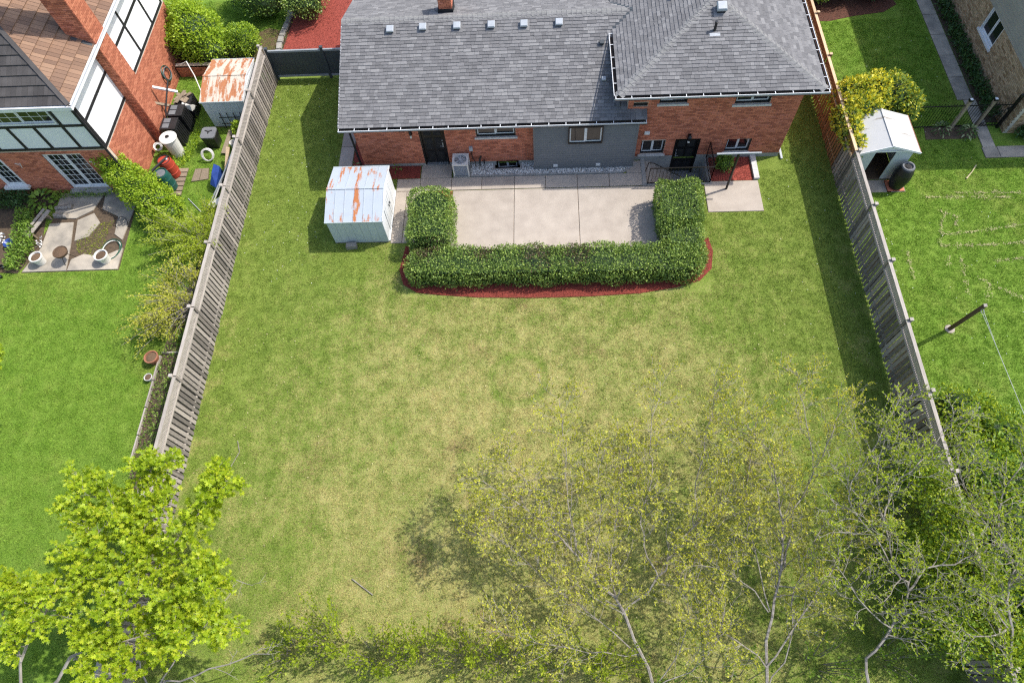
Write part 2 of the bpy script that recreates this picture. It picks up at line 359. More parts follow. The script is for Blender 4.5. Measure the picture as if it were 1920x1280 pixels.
# ---------------------------------------------------------------- the setting: ground, patio, paths, beds
def cells(x0, x1, y0, y1, holes):
    xs = sorted({x0, x1, *[min(max(v, x0), x1) for h in holes for v in h[:2]]}); ys = sorted({y0, y1, *[min(max(v, y0), y1) for h in holes for v in h[2:]]})
    out = []
    for a, b in zip(xs, xs[1:]):
        run = None
        for c, d in zip(ys, ys[1:]):
            mx, my = (a + b) / 2, (c + d) / 2
            if any(h[0] < mx < h[1] and h[2] < my < h[3] for h in holes):
                if run: out.append((a, b, *run)); run = None
            else: run = (run[0] if run else c, d)
        if run: out.append((a, b, *run))
    return out
def sheet(name, x0, x1, y0, y1, z, mat, holes=()):
    m = MB()
    for a, b, c, d in cells(x0, x1, y0, y1, list(holes)): m.add([(a, c, z), (b, c, z), (b, d, z), (a, d, z)], [(0, 1, 2, 3)])
    return struct(name, m, mat)
PIT = (4.28, 6.72, 17.66, 18.95); WELL = (-1.98, -.80, 18.56, 18.95)
sheet('ground', -260, 260, -260, 260, -1.6, 'lawn_green')
lawn = sheet('lawn', -12.13, 11.75, -9, 46, 0, 'lawn_yard', (PIT, WELL))
lawn_w = sheet('neighbour_lawn', -90, -12.13, -9, 46, 0, 'lawn_green')
lawn_e = sheet('neighbour_lawn', 11.75, 90, -9, 46, 0, 'lawn_green')
sheet('front_lawn', -90, 90, 46, 120, -.004, 'lawn_green'); sheet('rear_lawn', -90, 90, -90, -9, -.004, 'lawn_green')

def slabs(name, rects, mat, label, top=.03):
    root = struct(name, MB().box(min(r[0] for r in rects) + .02, max(r[1] for r in rects) - .02, min(r[2] for r in rects) + .02, max(r[3] for r in rects) - .02, -.12, .012), 'soil', label) if False else None
    base = MB()
    for a, b, c, d in rects: base.box(a, b, c, d, -.06, .012)
    root = struct(name, base, 'soil', label)
    for a, b, c, d in rects:
        g = .009; m = MB(); h = top + random.uniform(-.003, .003); e = .012
        m.add([(a + g, c + g, .013), (b - g, c + g, .013), (b - g, d - g, .013), (a + g, d - g, .013), (a + g, c + g, h - e), (b - g, c + g, h - e), (b - g, d - g, h - e), (a + g, d - g, h - e),
               (a + g + e, c + g + e, h), (b - g - e, c + g + e, h), (b - g - e, d - g - e, h), (a + g + e, d - g - e, h)],
              [(0, 1, 5, 4), (1, 2, 6, 5), (2, 3, 7, 6), (3, 0, 4, 7), (4, 5, 9, 8), (5, 6, 10, 9), (6, 7, 11, 10), (7, 4, 8, 11), (8, 9, 10, 11)])
        part('slab', m, mat, root)
    return root
slabs('patio', [(-3.62, -1.1, 14.45, 17.52), (-1.1, 1.48, 14.45, 17.52), (1.48, 5.3, 14.45, 17.52)], 'concrete', 'broad pale concrete patio enclosed by the clipped hedge')
slabs('path', [(-5.98, -5.0, 17.54, 18.2), (-5.0, -3.7, 17.54, 18.2), (-3.7, -2.44, 17.54, 18.2), (-2.44, -1.1, 17.54, 18.2), (-1.1, .18, 17.54, 18.2), (.18, 1.48, 17.54, 18.2), (1.48, 2.78, 17.54, 18.2), (2.78, 4.27, 17.54, 18.2),
               (-5.0, -3.7, 18.2, 18.86), (3.5, 4.27, 18.2, 18.86)], 'concrete', 'narrow concrete path along the back wall of the house')
slabs('path', [(-5.98, -5.52, 14.96, 17.54), (-5.52, -4.9, 14.96, 15.6), (-5.52, -4.9, 15.6, 16.25), (-5.52, -4.9, 16.25, 16.9), (-5.52, -4.9, 16.9, 17.54)], 'concrete', 'strip of concrete slabs between grey metal shed and hedge')
slabs('path', [(-8.58, -7.98, y, y + 1.22) for y in (17.62, 18.84, 20.06, 21.28, 22.5)], 'concrete', 'concrete side path past the left end of the house')
slabs('path', [(6.55, 8.72, 16.12, 17.66)], 'concrete', 'single pale concrete slab under the clothesline pole', .035)
slabs('path', [(17.66, 18.32, 21.7 + k * 1.35, 23.05 + k * 1.35) for k in range(6)] + [(17.9, 18.42, 19.05, 20.3), (17.9, 18.42, 20.3, 21.7), (17.85, 18.45, 18.5, 19.05), (18.45, 19.6, 18.5, 19.1), (19.6, 21, 18.5, 19.1)], 'concrete_old', 'grey slab path beside the tan brick house')
# shallow concrete kerb of the gravel strip
k = MB(); k.bar((-2.9, 18.235, .03), (3.36, 18.235, .03), .05, .07); k.bar((3.36, 18.235, .03), (3.98, 18.7, .03), .05, .07)
struct('kerb', k, 'foundation', 'thin concrete kerb in front of the gravel strip')

def inpoly(P, poly):
    x, y = P[:, 0], P[:, 1]; r = np.zeros(len(P), bool); n = len(poly)
    for i in range(n):
        (x1, y1), (x2, y2) = poly[i], poly[(i + 1) % n]
        c = ((y1 > y) != (y2 > y)) & (x < (x2 - x1) * (y - y1) / ((y2 - y1) or 1e-9) + x1); r ^= c
    return r
def scatter(poly, dens):
    p = arr(poly); lo, hi = p.min(0), p.max(0); n = int((hi - lo).prod() * dens)
    P = lo + rng.random((n, 2)) * (hi - lo); return P[inpoly(P, poly)]
def bed(name, poly, mat, chips, label, z=.015, size=.05):
    """a low mounded bed with loose chips on it"""
    m = MB().prism(poly, -.02, z); o = struct(name, m, mat, label)
    P = scatter(poly, chips); n = len(P); c = np.c_[P, np.full(n, z + .006) + rng.random(n) * .012]
    D = rvec(n); D[:, 2] *= .35; N = np.c_[rng.normal(size=(n, 2)) * .5, np.ones(n)]
    leaves('chips', c - unit(D) * size / 2, D, N, size * rng.uniform(.6, 1.4, n), size * .35, mat, o, fold=.1)
    return o
bed('mulch_bed', [(-7.4, 18.22), (-5.03, 18.22), (-5.03, 18.9), (-7.4, 18.9)], 'mulch_red', 700, 'red mulch bed between grey shed and back door')
bed('mulch_bed', [(-7.96, 18.3), (-7.42, 18.3), (-7.42, 23.9), (-7.96, 23.9)], 'mulch_red', 500, 'narrow red mulch bed along the end wall')
bed('mulch_bed', [(-4.2, 14.9), (-3.64, 14.9), (-3.64, 17.5), (-4.2, 17.5)], 'mulch_red', 600, 'red mulch strip between left hedge and patio')
bed('mulch_bed', [(6.76, 17.68), (8.54, 17.68), (8.54, 18.9), (6.76, 18.9)], 'mulch_red', 900, 'red mulch bed with small shrub below basement window')
bed('mulch_bed', [(-5.35, 14.8), (-5.5, 13.7), (-5.3, 13.05), (-4.75, 12.68), (-3.8, 12.55), (-2.35, 12.42), (-.35, 12.36), (1.64, 12.38), (3.6, 12.48), (5.0, 12.72), (5.85, 12.98), (6.35, 13.5), (6.5, 14.3), (6.4, 14.9), (5.0, 14.45), (-3.5, 14.45)],
    'mulch_red', 700, 'curved red mulch bed under the long hedge', .03)
bed('mulch_bed', [(-12.1, 24.5), (-7.8, 24.5), (-7.8, 26.8), (-9.3, 29.8), (-10.9, 30.5), (-12.0, 30.2), (-12.3, 27.5)], 'mulch_red', 350, 'bright red mulch bed beyond the dark vinyl fence')
bed('mulch_bed', [(12.0, 27.0), (13.4, 26.9), (14.6, 27.2), (16.0, 27.4), (16.7, 27.9), (16.2, 30), (12, 30)], 'mulch_brown', 300, 'dull red mulch bed at the top of the right lawn')
bed('soil_bed', [(-12.25, 24.8), (-12.25, 27.6), (-13.2, 27.9), (-15.3, 26.4), (-15.6, 24.8)], 'dead_leaves', 200, 'bare brown soil bed around the round shrub')
bed('soil_bed', [(-14.0, 5.2), (-12.3, 5.2), (-12.3, 16.6), (-13.3, 16.8), (-14.0, 10.6)], 'soil', 60, 'garden soil strip along the left fence')
bed('soil_bed', [(-23.6, 14.1), (-20.9, 13.9), (-20.35, 15.2), (-20.7, 16.9), (-20.3, 17.9), (-23.6, 17.9)], 'soil', 40, 'planting bed below the half-timbered house wall')
bed('soil_bed', [(18.35, 20.4), (18.88, 20.4), (18.88, 30), (18.35, 30)], 'soil', 40, 'planting strip at the foot of the tan brick wall')
bed('soil_bed', [(15.8, 19.55), (17.8, 19.55), (17.8, 20.3), (15.9, 20.25)], 'soil', 40, 'planting bed at the foot of the iron fence')
# gravel strip: real stones
gp = [(-2.9, 18.26), (3.35, 18.26), (3.95, 18.72), (3.7, 18.92), (-2.9, 18.92)]
gm = MB()
for a, b, c, d in cells(-2.9, 3.35, 18.26, 18.92, [WELL]): gm.box(a, b, c, d, -.03, .01)
grav = struct('gravel_strip', gm, 'foundation', 'strip of pale pebbles along the back wall')
P = scatter(gp, 900); P = P[~((P[:, 0] > WELL[0]) & (P[:, 0] < WELL[1]) & (P[:, 1] > WELL[2]))]
m = MB()
for x, y in P:
    s = random.uniform(.02, .045); a = random.random() * 3; ca, sa = math.cos(a) * s, math.sin(a) * s; z = .012 + random.random() * .02; q = random.uniform(.5, .8)
    m.add([(x + ca, y + sa, z), (x - sa * q, y + ca * q, z), (x - ca, y - sa, z), (x + sa * q, y - ca * q, z), (x, y, z + s * .7), (x, y, z - s * .5)], [(0, 1, 4), (1, 2, 4), (2, 3, 4), (3, 0, 4), (1, 0, 5), (2, 1, 5), (3, 2, 5), (0, 3, 5)])
part('pebbles', m, 'pebble', grav, kind='stuff')
# basement stairwell
def stairwell():
    x0, x1, y0, y1 = PIT; m = MB()
    m.box(x0, x1, y0 - .14, y0, -1.05, .05); m.box(x1, x1 + .14, y0 - .14, y1 - .02, -1.05, .05)
    m.box(x0 - .002, x1, y0, y1 + .1, -1.05, -.92)
    o = struct('stairwell', m, 'foundation', 'sunken concrete stairwell to the basement door')
    for i in range(5): part('step', MB().box(x0, x0 + .24 * (5 - i) - .0, y0 + .002, y1 - .03, -.92 + i * .17 + .001, -.92 + (i + 1) * .17), 'concrete', o)
    part('kerb', MB().box(x0 - .16, x0 - .01, y0 - .14, y1 - .04, -.05, .055), 'foundation', o)
    m = MB(); a, b, c, d = WELL
    m.box(a, a + .06, c, d - .02, -.45, .045); m.box(b - .06, b, c, d - .02, -.45, .045); m.box(a + .06, b - .06, c, c + .06, -.45, .045); m.box(a, b, c, d, -.5, -.44)
    struct('window_well', m, 'foundation', 'small concrete window well in the gravel')
stairwell()
ks = struct('bed_edging', MB().box(8.57, 8.76, 17.7, 19.0, -.05, .01), 'soil', 'row of concrete edging blocks beside the mulch bed')
for i, (a, b) in enumerate(((17.7, 18.12), (18.13, 18.58), (18.59, 19.0))): part('edging_block', MB().box(8.56, 8.77, a, b, -.02, .12 + .004 * i), 'sill', ks)
ks = struct('bed_edging', MB().bar((-12.42, 25.0, .0), (-12.1, 29.2, .0), .2, .03), 'soil', 'curved row of grey stone blocks edging the red mulch')
for i in range(9):
    y = 25.1 + i * .46; part('edging_block', MB().bar((-12.45 + .02 * i + .05 * math.sin(i), y - .2, .06), (-12.45 + .02 * i + .05 * math.sin(i + 1), y + .2, .06), .24, .16), 'stone', ks)

# ---------------------------------------------------------------- wall, window, roof builders (local frame: the wall faces -y)
def frame(origin, rot=0.0): return Matrix.Translation(Vector(origin)) @ Matrix.Rotation(R(rot), 4, 'Z')
_bm = {}
def brickwall(parent, M, W, z0, z1, openings, bmat, mmat, single=0, name='wall', u0=0.0, thick=.16, nearz=None):
    back = MB()
    for a, b, c, d in cells(u0, u0 + W, z0, z1, openings): back.box(a, b, 0, thick, c, d)
    wall = part(name, back, mmat, parent, M)
    ch, L, g = .076, .215, .011; joined = MB(); nrow = int((z1 - z0) / ch); todo = []
    for r in range(nrow):
        za, zb = z0 + r * ch + g * .5, z0 + (r + 1) * ch - g * .5
        spans = [(u0, u0 + W)]
        for o in openings:
            if o[2] < zb - .01 and o[3] > za + .01:
                ns = []
                for a, b in spans:
                    if o[1] <= a or o[0] >= b: ns.append((a, b)); continue
                    if o[0] > a + .01: ns.append((a, o[0]))
                    if o[1] < b - .01: ns.append((o[1], b))
                spans = ns
        off = (r % 2) * L / 2
        for a, b in spans:
            kk = math.floor((a - u0 - off) / L)
            while True:
                p = u0 + off + kk * L; q = p + L; kk += 1
                if p >= b: break
                s, e = max(p, a) + (g / 2 if p >= a else 0), min(q, b) - (g / 2 if q <= b else 0)
                if e - s < .02: continue
                if single and e - s > L - g - .004: todo.append((s, za))
                else: joined.box(s, e, -.014 - random.random() * .004, .03, za, zb)
    if single:
        key = bmat
        if key not in _bm: _bm[key] = mesh_of('brick', MB().box(0, L - g, -.016, .03, 0, ch - g, 0.0), bmat)
        todo.sort(key=lambda t: -t[1])
        for s, za in todo[:single]: part('brick', _bm[key], None, wall, M @ Matrix.Translation((s, random.uniform(-.003, .002), za)))
        for s, za in todo[single:]: joined.box(s, s + L - g, -.014 - random.random() * .004, .03, za, za + ch - g)
    part('bricks', joined, bmat, wall, M, kind='stuff')
    return wall
def window(parent, M, u0, u1, z0, z1, frame_mat='white_metal', sill=None, split=(1,), depth=.09, outer='black_matte', grid=None, fw=.045, blind=False):
    """outer casing, sliding sashes, one pane object for each light, optional sill"""
    c = MB(); t = .05
    c.box(u0, u0 + t, depth - .08, depth + .05, z0, z1); c.box(u1 - t, u1, depth - .08, depth + .05, z0, z1); c.box(u0 + t, u1 - t, depth - .08, depth + .05, z1 - t, z1); c.box(u0 + t, u1 - t, depth - .08, depth + .05, z0, z0 + t)
    wn = part('window', c, outer, parent, M)
    tot = sum(split); x = u0 + t
    for k, s in enumerate(split):
        e = x + (u1 - u0 - 2 * t) * s / tot; d = depth - .02 + (k % 2) * .02; f = MB(); a, b, p, q = x + .001, e - .001, z0 + t + .001, z1 - t - .001
        f.box(a, a + fw, d, d + .03, p, q); f.box(b - fw, b, d, d + .03, p, q); f.box(a + fw, b - fw, d, d + .03, p, p + fw); f.box(a + fw, b - fw, d, d + .03, q - fw, q)
        if grid:
            gx, gz = grid
            for i in range(1, gx): xx = a + fw + (b - a - 2 * fw) * i / gx; f.box(xx - .009, xx + .009, d + .004, d + .02, p + fw, q - fw)
            for i in range(1, gz): zz = p + fw + (q - p - 2 * fw) * i / gz; f.box(a + fw, b - fw, d + .006, d + .019, zz - .009, zz + .009)
        part('sash', f, frame_mat, wn, M)
        part('pane', MB().box(a + fw * .8, b - fw * .8, d + .012, d + .017, p + fw * .8, q - fw * .8), 'window_glass', wn, M)
        x = e
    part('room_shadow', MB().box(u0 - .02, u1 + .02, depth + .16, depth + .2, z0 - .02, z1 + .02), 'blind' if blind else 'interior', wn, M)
    if sill:
        part('sill', MB().box(u0 - .07, u1 + .07, -.07, depth - .081, z0 - .09, z0 - .002), sill, wn, M)
    return wn
_sh = {}
def clip(poly, planes):
    for a, b, c in planes:                # keep a*u + b*v + c >= 0
        out = []
        for i in range(len(poly)):
            p, q = poly[i], poly[(i + 1) % len(poly)]; dp, dq = a * p[0] + b * p[1] + c, a * q[0] + b * q[1] + c
            if dp >= 0: out.append(p)
            if (dp >= 0) != (dq >= 0): t = dp / (dp - dq); out.append((p[0] + (q[0] - p[0]) * t, p[1] + (q[1] - p[1]) * t))
        poly = out
        if len(poly) < 3: return []
    return poly
def roofslope(roof, O, U, V, poly, mat, expo=.143, widths=(.14, .19, .24, .30, .36), singles=0, thick=.026, name='shingle', jitter=.012, gap=.003, aligned=False):
    """courses of separate shingles laid on the slope polygon (u along the eave, v up the slope)"""
    U, V = Vector(U).normalized(), Vector(V).normalized(); N = U.cross(V).normalized()
    B = Matrix(((U.x, V.x, N.x, O[0]), (U.y, V.y, N.y, O[1]), (U.z, V.z, N.z, O[2]), (0, 0, 0, 1)))
    n = len(poly); planes = []
    for i in range(n):
        (x1, y1), (x2, y2) = poly[i], poly[(i + 1) % n]; planes.append((-(y2 - y1), x2 - x1, (y2 - y1) * x1 - (x2 - x1) * y1))
    us = [p[0] for p in poly]; vs = [p[1] for p in poly]; joined = MB(); v = min(vs); cnt = 0
    while v < max(vs) - .01:
        u = min(us) - (random.random() * widths[-1] if not aligned else 0)
        while u < max(us):
            w_ = random.choice(widths); j = random.uniform(-jitter, jitter) if v > min(vs) + .01 else 0
            lift = random.uniform(0, .004) if not aligned else .0
            rect = [(u + gap, v + j), (u + w_ - gap, v + j), (u + w_ - gap, v + expo + .02), (u + gap, v + expo + .02)]
            pg = clip(rect, planes)
            if pg:
                if cnt < singles and len(pg) == 4 and all(abs(a[0] - b[0]) + abs(a[1] - b[1]) < 1e-6 for a, b in zip(pg, rect)):
                    key = (mat, w_, expo)
                    if key not in _sh:
                        h = expo + .02; _sh[key] = mesh_of(name, MB().add([(gap, 0, 0), (w_ - gap, 0, 0), (w_ - gap, h, 0), (gap, h, 0), (gap, 0, thick), (w_ - gap, 0, thick), (w_ - gap, h, .003), (gap, h, .003)],
                                                           [(4, 5, 6, 7), (0, 1, 5, 4), (1, 2, 6, 5), (3, 0, 4, 7), (2, 3, 7, 6), (3, 2, 1, 0)], 0.0), mat)
                    part(name, _sh[key], None, roof, B @ Matrix.Translation((u, v + j, lift))); cnt += 1
                else:
                    k2 = len(pg); top = [B @ Vector((a, b, lift + thick - (thick - .003) * min(max((b - v) / expo, 0), 1))) for a, b in pg]; bot = [B @ Vector((a, b, -.002)) for a, b in pg]
                    joined.add(bot + top, [tuple(range(k2, 2 * k2))] + [(i, (i + 1) % k2, k2 + (i + 1) % k2, k2 + i) for i in range(k2)])
            u += w_
        v += expo
    if joined.f: part(name + 's', joined, mat, roof, kind='stuff')
def capline(roof, a, b, mat, w_=.17, step=.19, drop=.06, name='ridge_cap', side=None):
    """overlapping bent cap shingles along a ridge or hip, laid from a (low) to b (high)"""
    a, b = Vector(a), Vector(b); d = (b - a).normalized(); n = int((b - a).length / step); s = d.cross(Vector((0, 0, 1))).normalized(); up = s.cross(d).normalized()
    L = (b - a).length / n
    for i in range(n):
        p = a + d * (L * i); q = p + d * (L + .03); t0, t1 = .035, .022
        vs = [p - s * w_ - up * drop + up * t0, p + up * t0, p + s * w_ - up * drop + up * t0, q - s * w_ - up * drop + up * t1, q + up * t1, q + s * w_ - up * drop + up * t1]
        vs += [v - up * .02 for v in vs]
        m = MB().add([x for x in vs], [(0, 1, 4, 3), (1, 2, 5, 4), (7, 6, 0, 1)[::-1], (8, 7, 1, 2)[::-1], (6, 9, 3, 0)[::-1], (11, 8, 2, 5)[::-1]])
        part(name, m, mat, roof)
def gutter(parent, a, b, out, straps=True, mat='white_metal'):
    """open trough along an eave with cross straps; out = horizontal direction away from the roof"""
    a, b, out = Vector(a), Vector(b), Vector(out); d = (b - a).normalized(); m = MB(); up = Vector((0, 0, 1))
    g = part('gutter', MB().bar(a + out * .155 - up * .035, b + out * .155 - up * .035, .012, .055), 'vent_grey', parent)
    part('trough', MB().bar(a + out * .08 - up * .1, b + out * .08 - up * .1, .14, .012), 'gutter_shade_debris', g)
    part('fascia', MB().bar(a - up * .15 - out * .03, b - up * .15 - out * .03, .02, .15), mat, g); part('trough_shade', MB().bar(a - up * .06 + out * .004, b - up * .06 + out * .004, .008, .09), 'gutter_shade_debris', g)  # dark strip added before the fascia, stands in for shade in the trough
    m = MB().bar(a + out * .154 + up * .0, b + out * .154 + up * .0, .02, .014); part('lip', m, mat, g)
    L = (b - a).length; n = max(2, int(L / .62))
    for i in range(n + 1):
        p = a + d * min(max(L * i / n + random.uniform(-.08, .08) * (0 < i < n), .02), L - .02); part('strap', MB().bar(p + out * .012 - up * .004, p + out * .141 - up * .004, .024, .008), mat, g)
    return g
def roofbox(parent, M, s=.30, h=.16, name='roof_vent', mat='vent_grey'):
    m = MB(); m.box(-s * .42, s * .42, -s * .42, s * .42, 0, h * .6); o = part(name, m, 'black_matte', parent, M)
    c = MB(); a, b = s * .5, s * .42
    c.add([(-a, -a, h * .55), (a, -a, h * .55), (a, a, h * .55), (-a, a, h * .55), (-a, -a, h * .8), (a, -a, h * .8), (a, a, h * .8), (-a, a, h * .8), (-b, -b, h), (b, -b, h), (b, b, h), (-b, b, h)],
          [(3, 2, 1, 0), (0, 1, 5, 4), (1, 2, 6, 5), (2, 3, 7, 6), (3, 0, 4, 7), (4, 5, 9, 8), (5, 6, 10, 9), (6, 7, 11, 10), (7, 4, 8, 11), (8, 9, 10, 11)])
    part('hood', c, mat, o, M)
    part('flashing', MB().box(-s * .75, s * .75, -s * .85, s * .6, .012, .02), 'shingle', o, M)
    return o

# ---------------------------------------------------------------- the brick house
def red_house():
    H = thing('brick_house', 'red brick split-level house with grey shingle roofs', 'house', (1.1, 22.8, 0))
    YW = 18.93; F0 = frame((0, YW, 0))
    lw = [(-4.83, -3.80, -.3, 2.15), (-2.55, -.98, 1.55, 2.35), (-1.86, -.92, -.42, .15)]
    FT = .15
    brickwall(H, F0, 7.2, FT, 2.62, lw, 'brick', 'mortar', single=0, u0=-7.41)
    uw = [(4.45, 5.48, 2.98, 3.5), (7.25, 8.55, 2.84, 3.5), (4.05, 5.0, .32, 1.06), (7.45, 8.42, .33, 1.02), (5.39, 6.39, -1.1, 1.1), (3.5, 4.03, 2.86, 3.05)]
    brickwall(H, F0, 9.69 - 3.3, .2, 3.72, uw, 'brick', 'mortar', single=300, u0=3.3)
    brickwall(H, frame((9.69, YW, 0), 90), 9.5, .2, 3.72, [], 'brick', 'mortar', u0=.16)
    brickwall(H, frame((-7.41, YW + 8.1, 0), -90), 7.94, .15, 2.62, [], 'brick', 'mortar')
    m = MB(); m.box(-7.41, 3.3, 26.87, 27.03, 0, 2.6); m.box(3.3, 9.69, 28.4, 28.56, 0, 3.7); m.box(3.3, 3.46, 19.1, 28.4, 2.6, 3.7)
    part('far_wall', m, 'mortar', H)
    # foundation
    m = MB()
    for a, b, c, d in cells(-7.42, 3.5, -.1, FT, [(-4.83, -3.8, -.2, .2), (-1.86, -.92, -.45, .2)]): m.box(a, b, YW - .022, YW + .14, c, d)
    for a, b, c, d in cells(3.5, 9.70, -1.08, .2, [(5.39, 6.39, -1.2, .25)]): m.box(a, b, YW - .022, YW + .14, c, d)
    m.box(-7.43, -7.25, 19.1, 27, -.1, .15); m.box(9.55, 9.71, 19.1, 28, -.1, .2)
    part('foundation', m, 'foundation', H)
    # grey clad bay between the two brick walls
    bay = part('siding_bay', MB().box(-.25, 3.74, 18.55, 18.93, .05, 2.5), 'siding', H)
    FB = frame((0, 18.545, 0)); wo = (1.08, 2.42, 1.5, 2.38)
    zz = .06
    while zz < 2.42:
        for a, b, c, d in cells(-.22, 3.70, zz, zz + .125, [wo]):
            part('clapboard', MB().add([(a, -.036, c + .002), (b, -.036, c + .002), (b, -.006, d), (a, -.006, d), (a, .004, c + .002), (b, .004, c + .002), (b, .004, d), (a, .004, d)], [(0, 1, 2, 3), (5, 4, 7, 6), (0, 4, 5, 1), (1, 5, 6, 2), (3, 2, 6, 7), (4, 0, 3, 7)]), 'siding', bay, FB)
        zz += .125
    for q in ((-.28, -.21), (3.69, 3.78)): part('corner_trim', MB().box(q[0], q[1], -.03, .02, .05, 2.5), 'siding', bay, FB)
    window(H, FB @ Matrix.Translation((0, -.11, 0)), *wo, split=(1, 1), outer='black_paint', fw=.05, blind=True)
    for u in (.6, 2.34): part('wall_vent', MB().box(u - .09, u + .09, -.05, -.023, .17, .31).box(u - .06, u + .06, -.058, -.05, .19, .29), 'white_metal', H, FB)
    # windows
    window(H, F0, *lw[1], split=(1, 1), sill='sill', outer='black_paint')
    window(H, F0, -1.84, -.94, -.38, .13, split=(1, 1), outer='black_paint', depth=.1)
    for o in uw[:4]: window(H, F0, *o, split=(1, 1), sill='sill', outer='black_paint', depth=.12)
    part('louvre', MB().box(3.5, 4.03, .05, .08, 2.86, 3.05), 'black_matte', H, F0)  # flat dark panel filling a small opening in the wall, no slats
    # doors
    def door(u0, u1, z0, z1, panels, handle):
        c = MB(); c.box(u0, u0 + .07, .02, .15, z0, z1); c.box(u1 - .07, u1, .02, .15, z0, z1); c.box(u0 + .07, u1 - .07, .02, .15, z1 - .06, z1)
        part('door_frame', c, 'black_paint', H, F0)
        d = part('door', MB().box(u0 + .071, u1 - .071, .09, .13, z0 + .06, z1 - .061), 'black_paint', H, F0)
        for (a, b, p, q) in panels:
            x0, x1 = u0 + .07 + (u1 - u0 - .14) * a, u0 + .07 + (u1 - u0 - .14) * b; y0, y1 = z0 + (z1 - z0) * p, z0 + (z1 - z0) * q
            part('door_panel', MB().box(x0, x1, .078, .09, y0, y1).box(x0 + .05, x1 - .05, .07, .078, y0 + .05, y1 - .05), 'black_matte', d, F0)
        part('threshold', MB().box(u0 + .071, u1 - .071, -.04, .088, z0, z0 + .055), 'galv', d, F0)
        hx = u1 - .16 if handle > 0 else u0 + .16
        part('door_handle', MB().box(hx - .025, hx + .025, .055, .09, z0 + .95, z0 + 1.2).tube([(hx, .04, z0 + 1.03), (hx - .11 * handle, .035, z0 + 1.03)], .011, 8), 'galv', d, F0)
        part('door_lock', MB().lathe([(.026, 0), (.026, .03)], (hx, .09, z0 + 1.32), 12, axis=(0, -1, 0)), 'galv', d, F0)
    six = [(.12, .45, .08, .33), (.55, .88, .08, .33), (.12, .45, .40, .68), (.55, .88, .40, .68), (.12, .45, .75, .92), (.55, .88, .75, .92)]
    door(-4.83, -3.80, .02, 2.15, six, 1); door(5.39, 6.39, -.92, 1.1, six, -1)
    part('door_step', MB().box(-4.95, -3.68, 18.86, 18.99, -.02, .02), 'concrete', H)
    # lamps, boxes
    l = part('wall_lamp', MB().box(5.83, 5.95, -.05, 0, 1.2, 1.4).lathe([(.03, 0), (.085, .05), (.09, .2), (.04, .26), (.015, .3)], (5.89, -.12, 1.12), 10), 'black_paint', H, F0)
    part('lamp_glass', MB().lathe([(.03, 0), (.05, .02), (.045, .09), (.03, .1)], (5.89, -.12, 1.02), 10), 'white_plastic', l, F0)
    l = part('wall_lamp', MB().box(-5.2, -5.08, -.04, 0, 1.8, 1.98).lathe([(.03, 0), (.05, .04), (.05, .16), (.02, .2)], (-5.14, -.09, 1.8), 10), 'black_paint', H, F0)
    part('lamp_glass', MB().lathe([(.025, 0), (.04, .02), (.04, .12), (.03, .13)], (-5.14, -.09, 1.67), 10), 'white_plastic', l, F0)
    part('wall_vent', MB().box(4.1, 4.3, -.05, -.015, 1.44, 1.6).box(4.13, 4.27, -.06, -.05, 1.47, 1.57), 'white_metal', H, F0)
    b = part('electric_box', MB().box(-2.9, -2.76, -.1, -.015, .86, 1.06), 'vent_grey', H, F0)
    part('conduit', MB().tube([(-2.83, -.06, .86), (-2.83, -.06, .6), (-2.80, -.1, .45), (-2.72, -.14, .3), (-2.70, -.3, .2)], .018, 6), 'black_plastic', b, F0)
    part('pipe', MB().tube([(-2.45, -.05, .5), (-2.5, -.12, .48), (-2.52, -.2, .35), (-2.5, -.3, .2)], .04, 8).tube([(-2.35, -.05, .3), (-2.35, -.05, .05)], .02, 6), 'black_plastic', b, F0)
    part('downspout', MB().bar((9.80, 19.45, .2), (9.80, 19.45, 3.6), .07, .06).bar((9.80, 19.4, .14), (9.83, 18.72, .05), .08, .06), 'vent_grey', H)
    part('downspout', MB().bar((-7.62, 18.6, 2.48), (-7.55, 18.9, 2.2), .07, .06).bar((-7.55, 18.9, 2.2), (-7.55, 18.9, .1), .07, .06), 'black_matte', H)
    # ---- lower roof: gable, ridge along x
    S1 = .333; xe0, xe1, ye, ze, yr = -7.76, 4.01, 18.53, 2.61, 22.83; zr = ze + S1 * (yr - ye); yf = 2 * yr - ye
    rb = MB()
    for side in (-1, 1):
        yo = ye if side < 0 else yf
        rb.add([(xe0, yo, ze), (xe1 if side < 0 else xe1, yo, ze), (xe1, yr, zr), (xe0, yr, zr), (xe0, yo, ze - .12), (xe1, yo, ze - .12), (xe1, yr, zr - .12), (xe0, yr, zr - .12)],
               [(0, 1, 2, 3), (7, 6, 5, 4), (0, 4, 5, 1), (1, 5, 6, 2), (3, 7, 4, 0), (2, 6, 7, 3)])
    rf = part('roof', rb, 'shingle', H)
    sl = math.hypot(yr - ye, zr - ze)
    roofslope(rf, (xe0, ye - .02, ze), (1, 0, 0), (0, 1, S1), [(-.03, 0), (xe1 - xe0 + .02, 0), (xe1 - xe0 + .02, sl), (-.03, sl)], 'shingle', singles=300)
    roofslope(rf, (xe1, yf + .02, ze), (-1, 0, 0), (0, -1, S1), [(-.02, 0), (xe1 - xe0 + .03, 0), (xe1 - xe0 + .03, sl), (-.02, sl)], 'shingle')
    capline(rf, (xe0 - .03, yr, zr), (xe1 - .6, yr, zr), 'ridge_shingle')
    m = MB().bar((xe0 - .02, ye, ze - .05), (xe0 - .02, yr, zr - .05), .03, .13, (0, 0, 1)).bar((xe0 - .02, yf, ze - .05), (xe0 - .02, yr, zr - .05), .03, .13, (0, 0, 1))
    part('rake_trim', m, 'white_metal', rf)
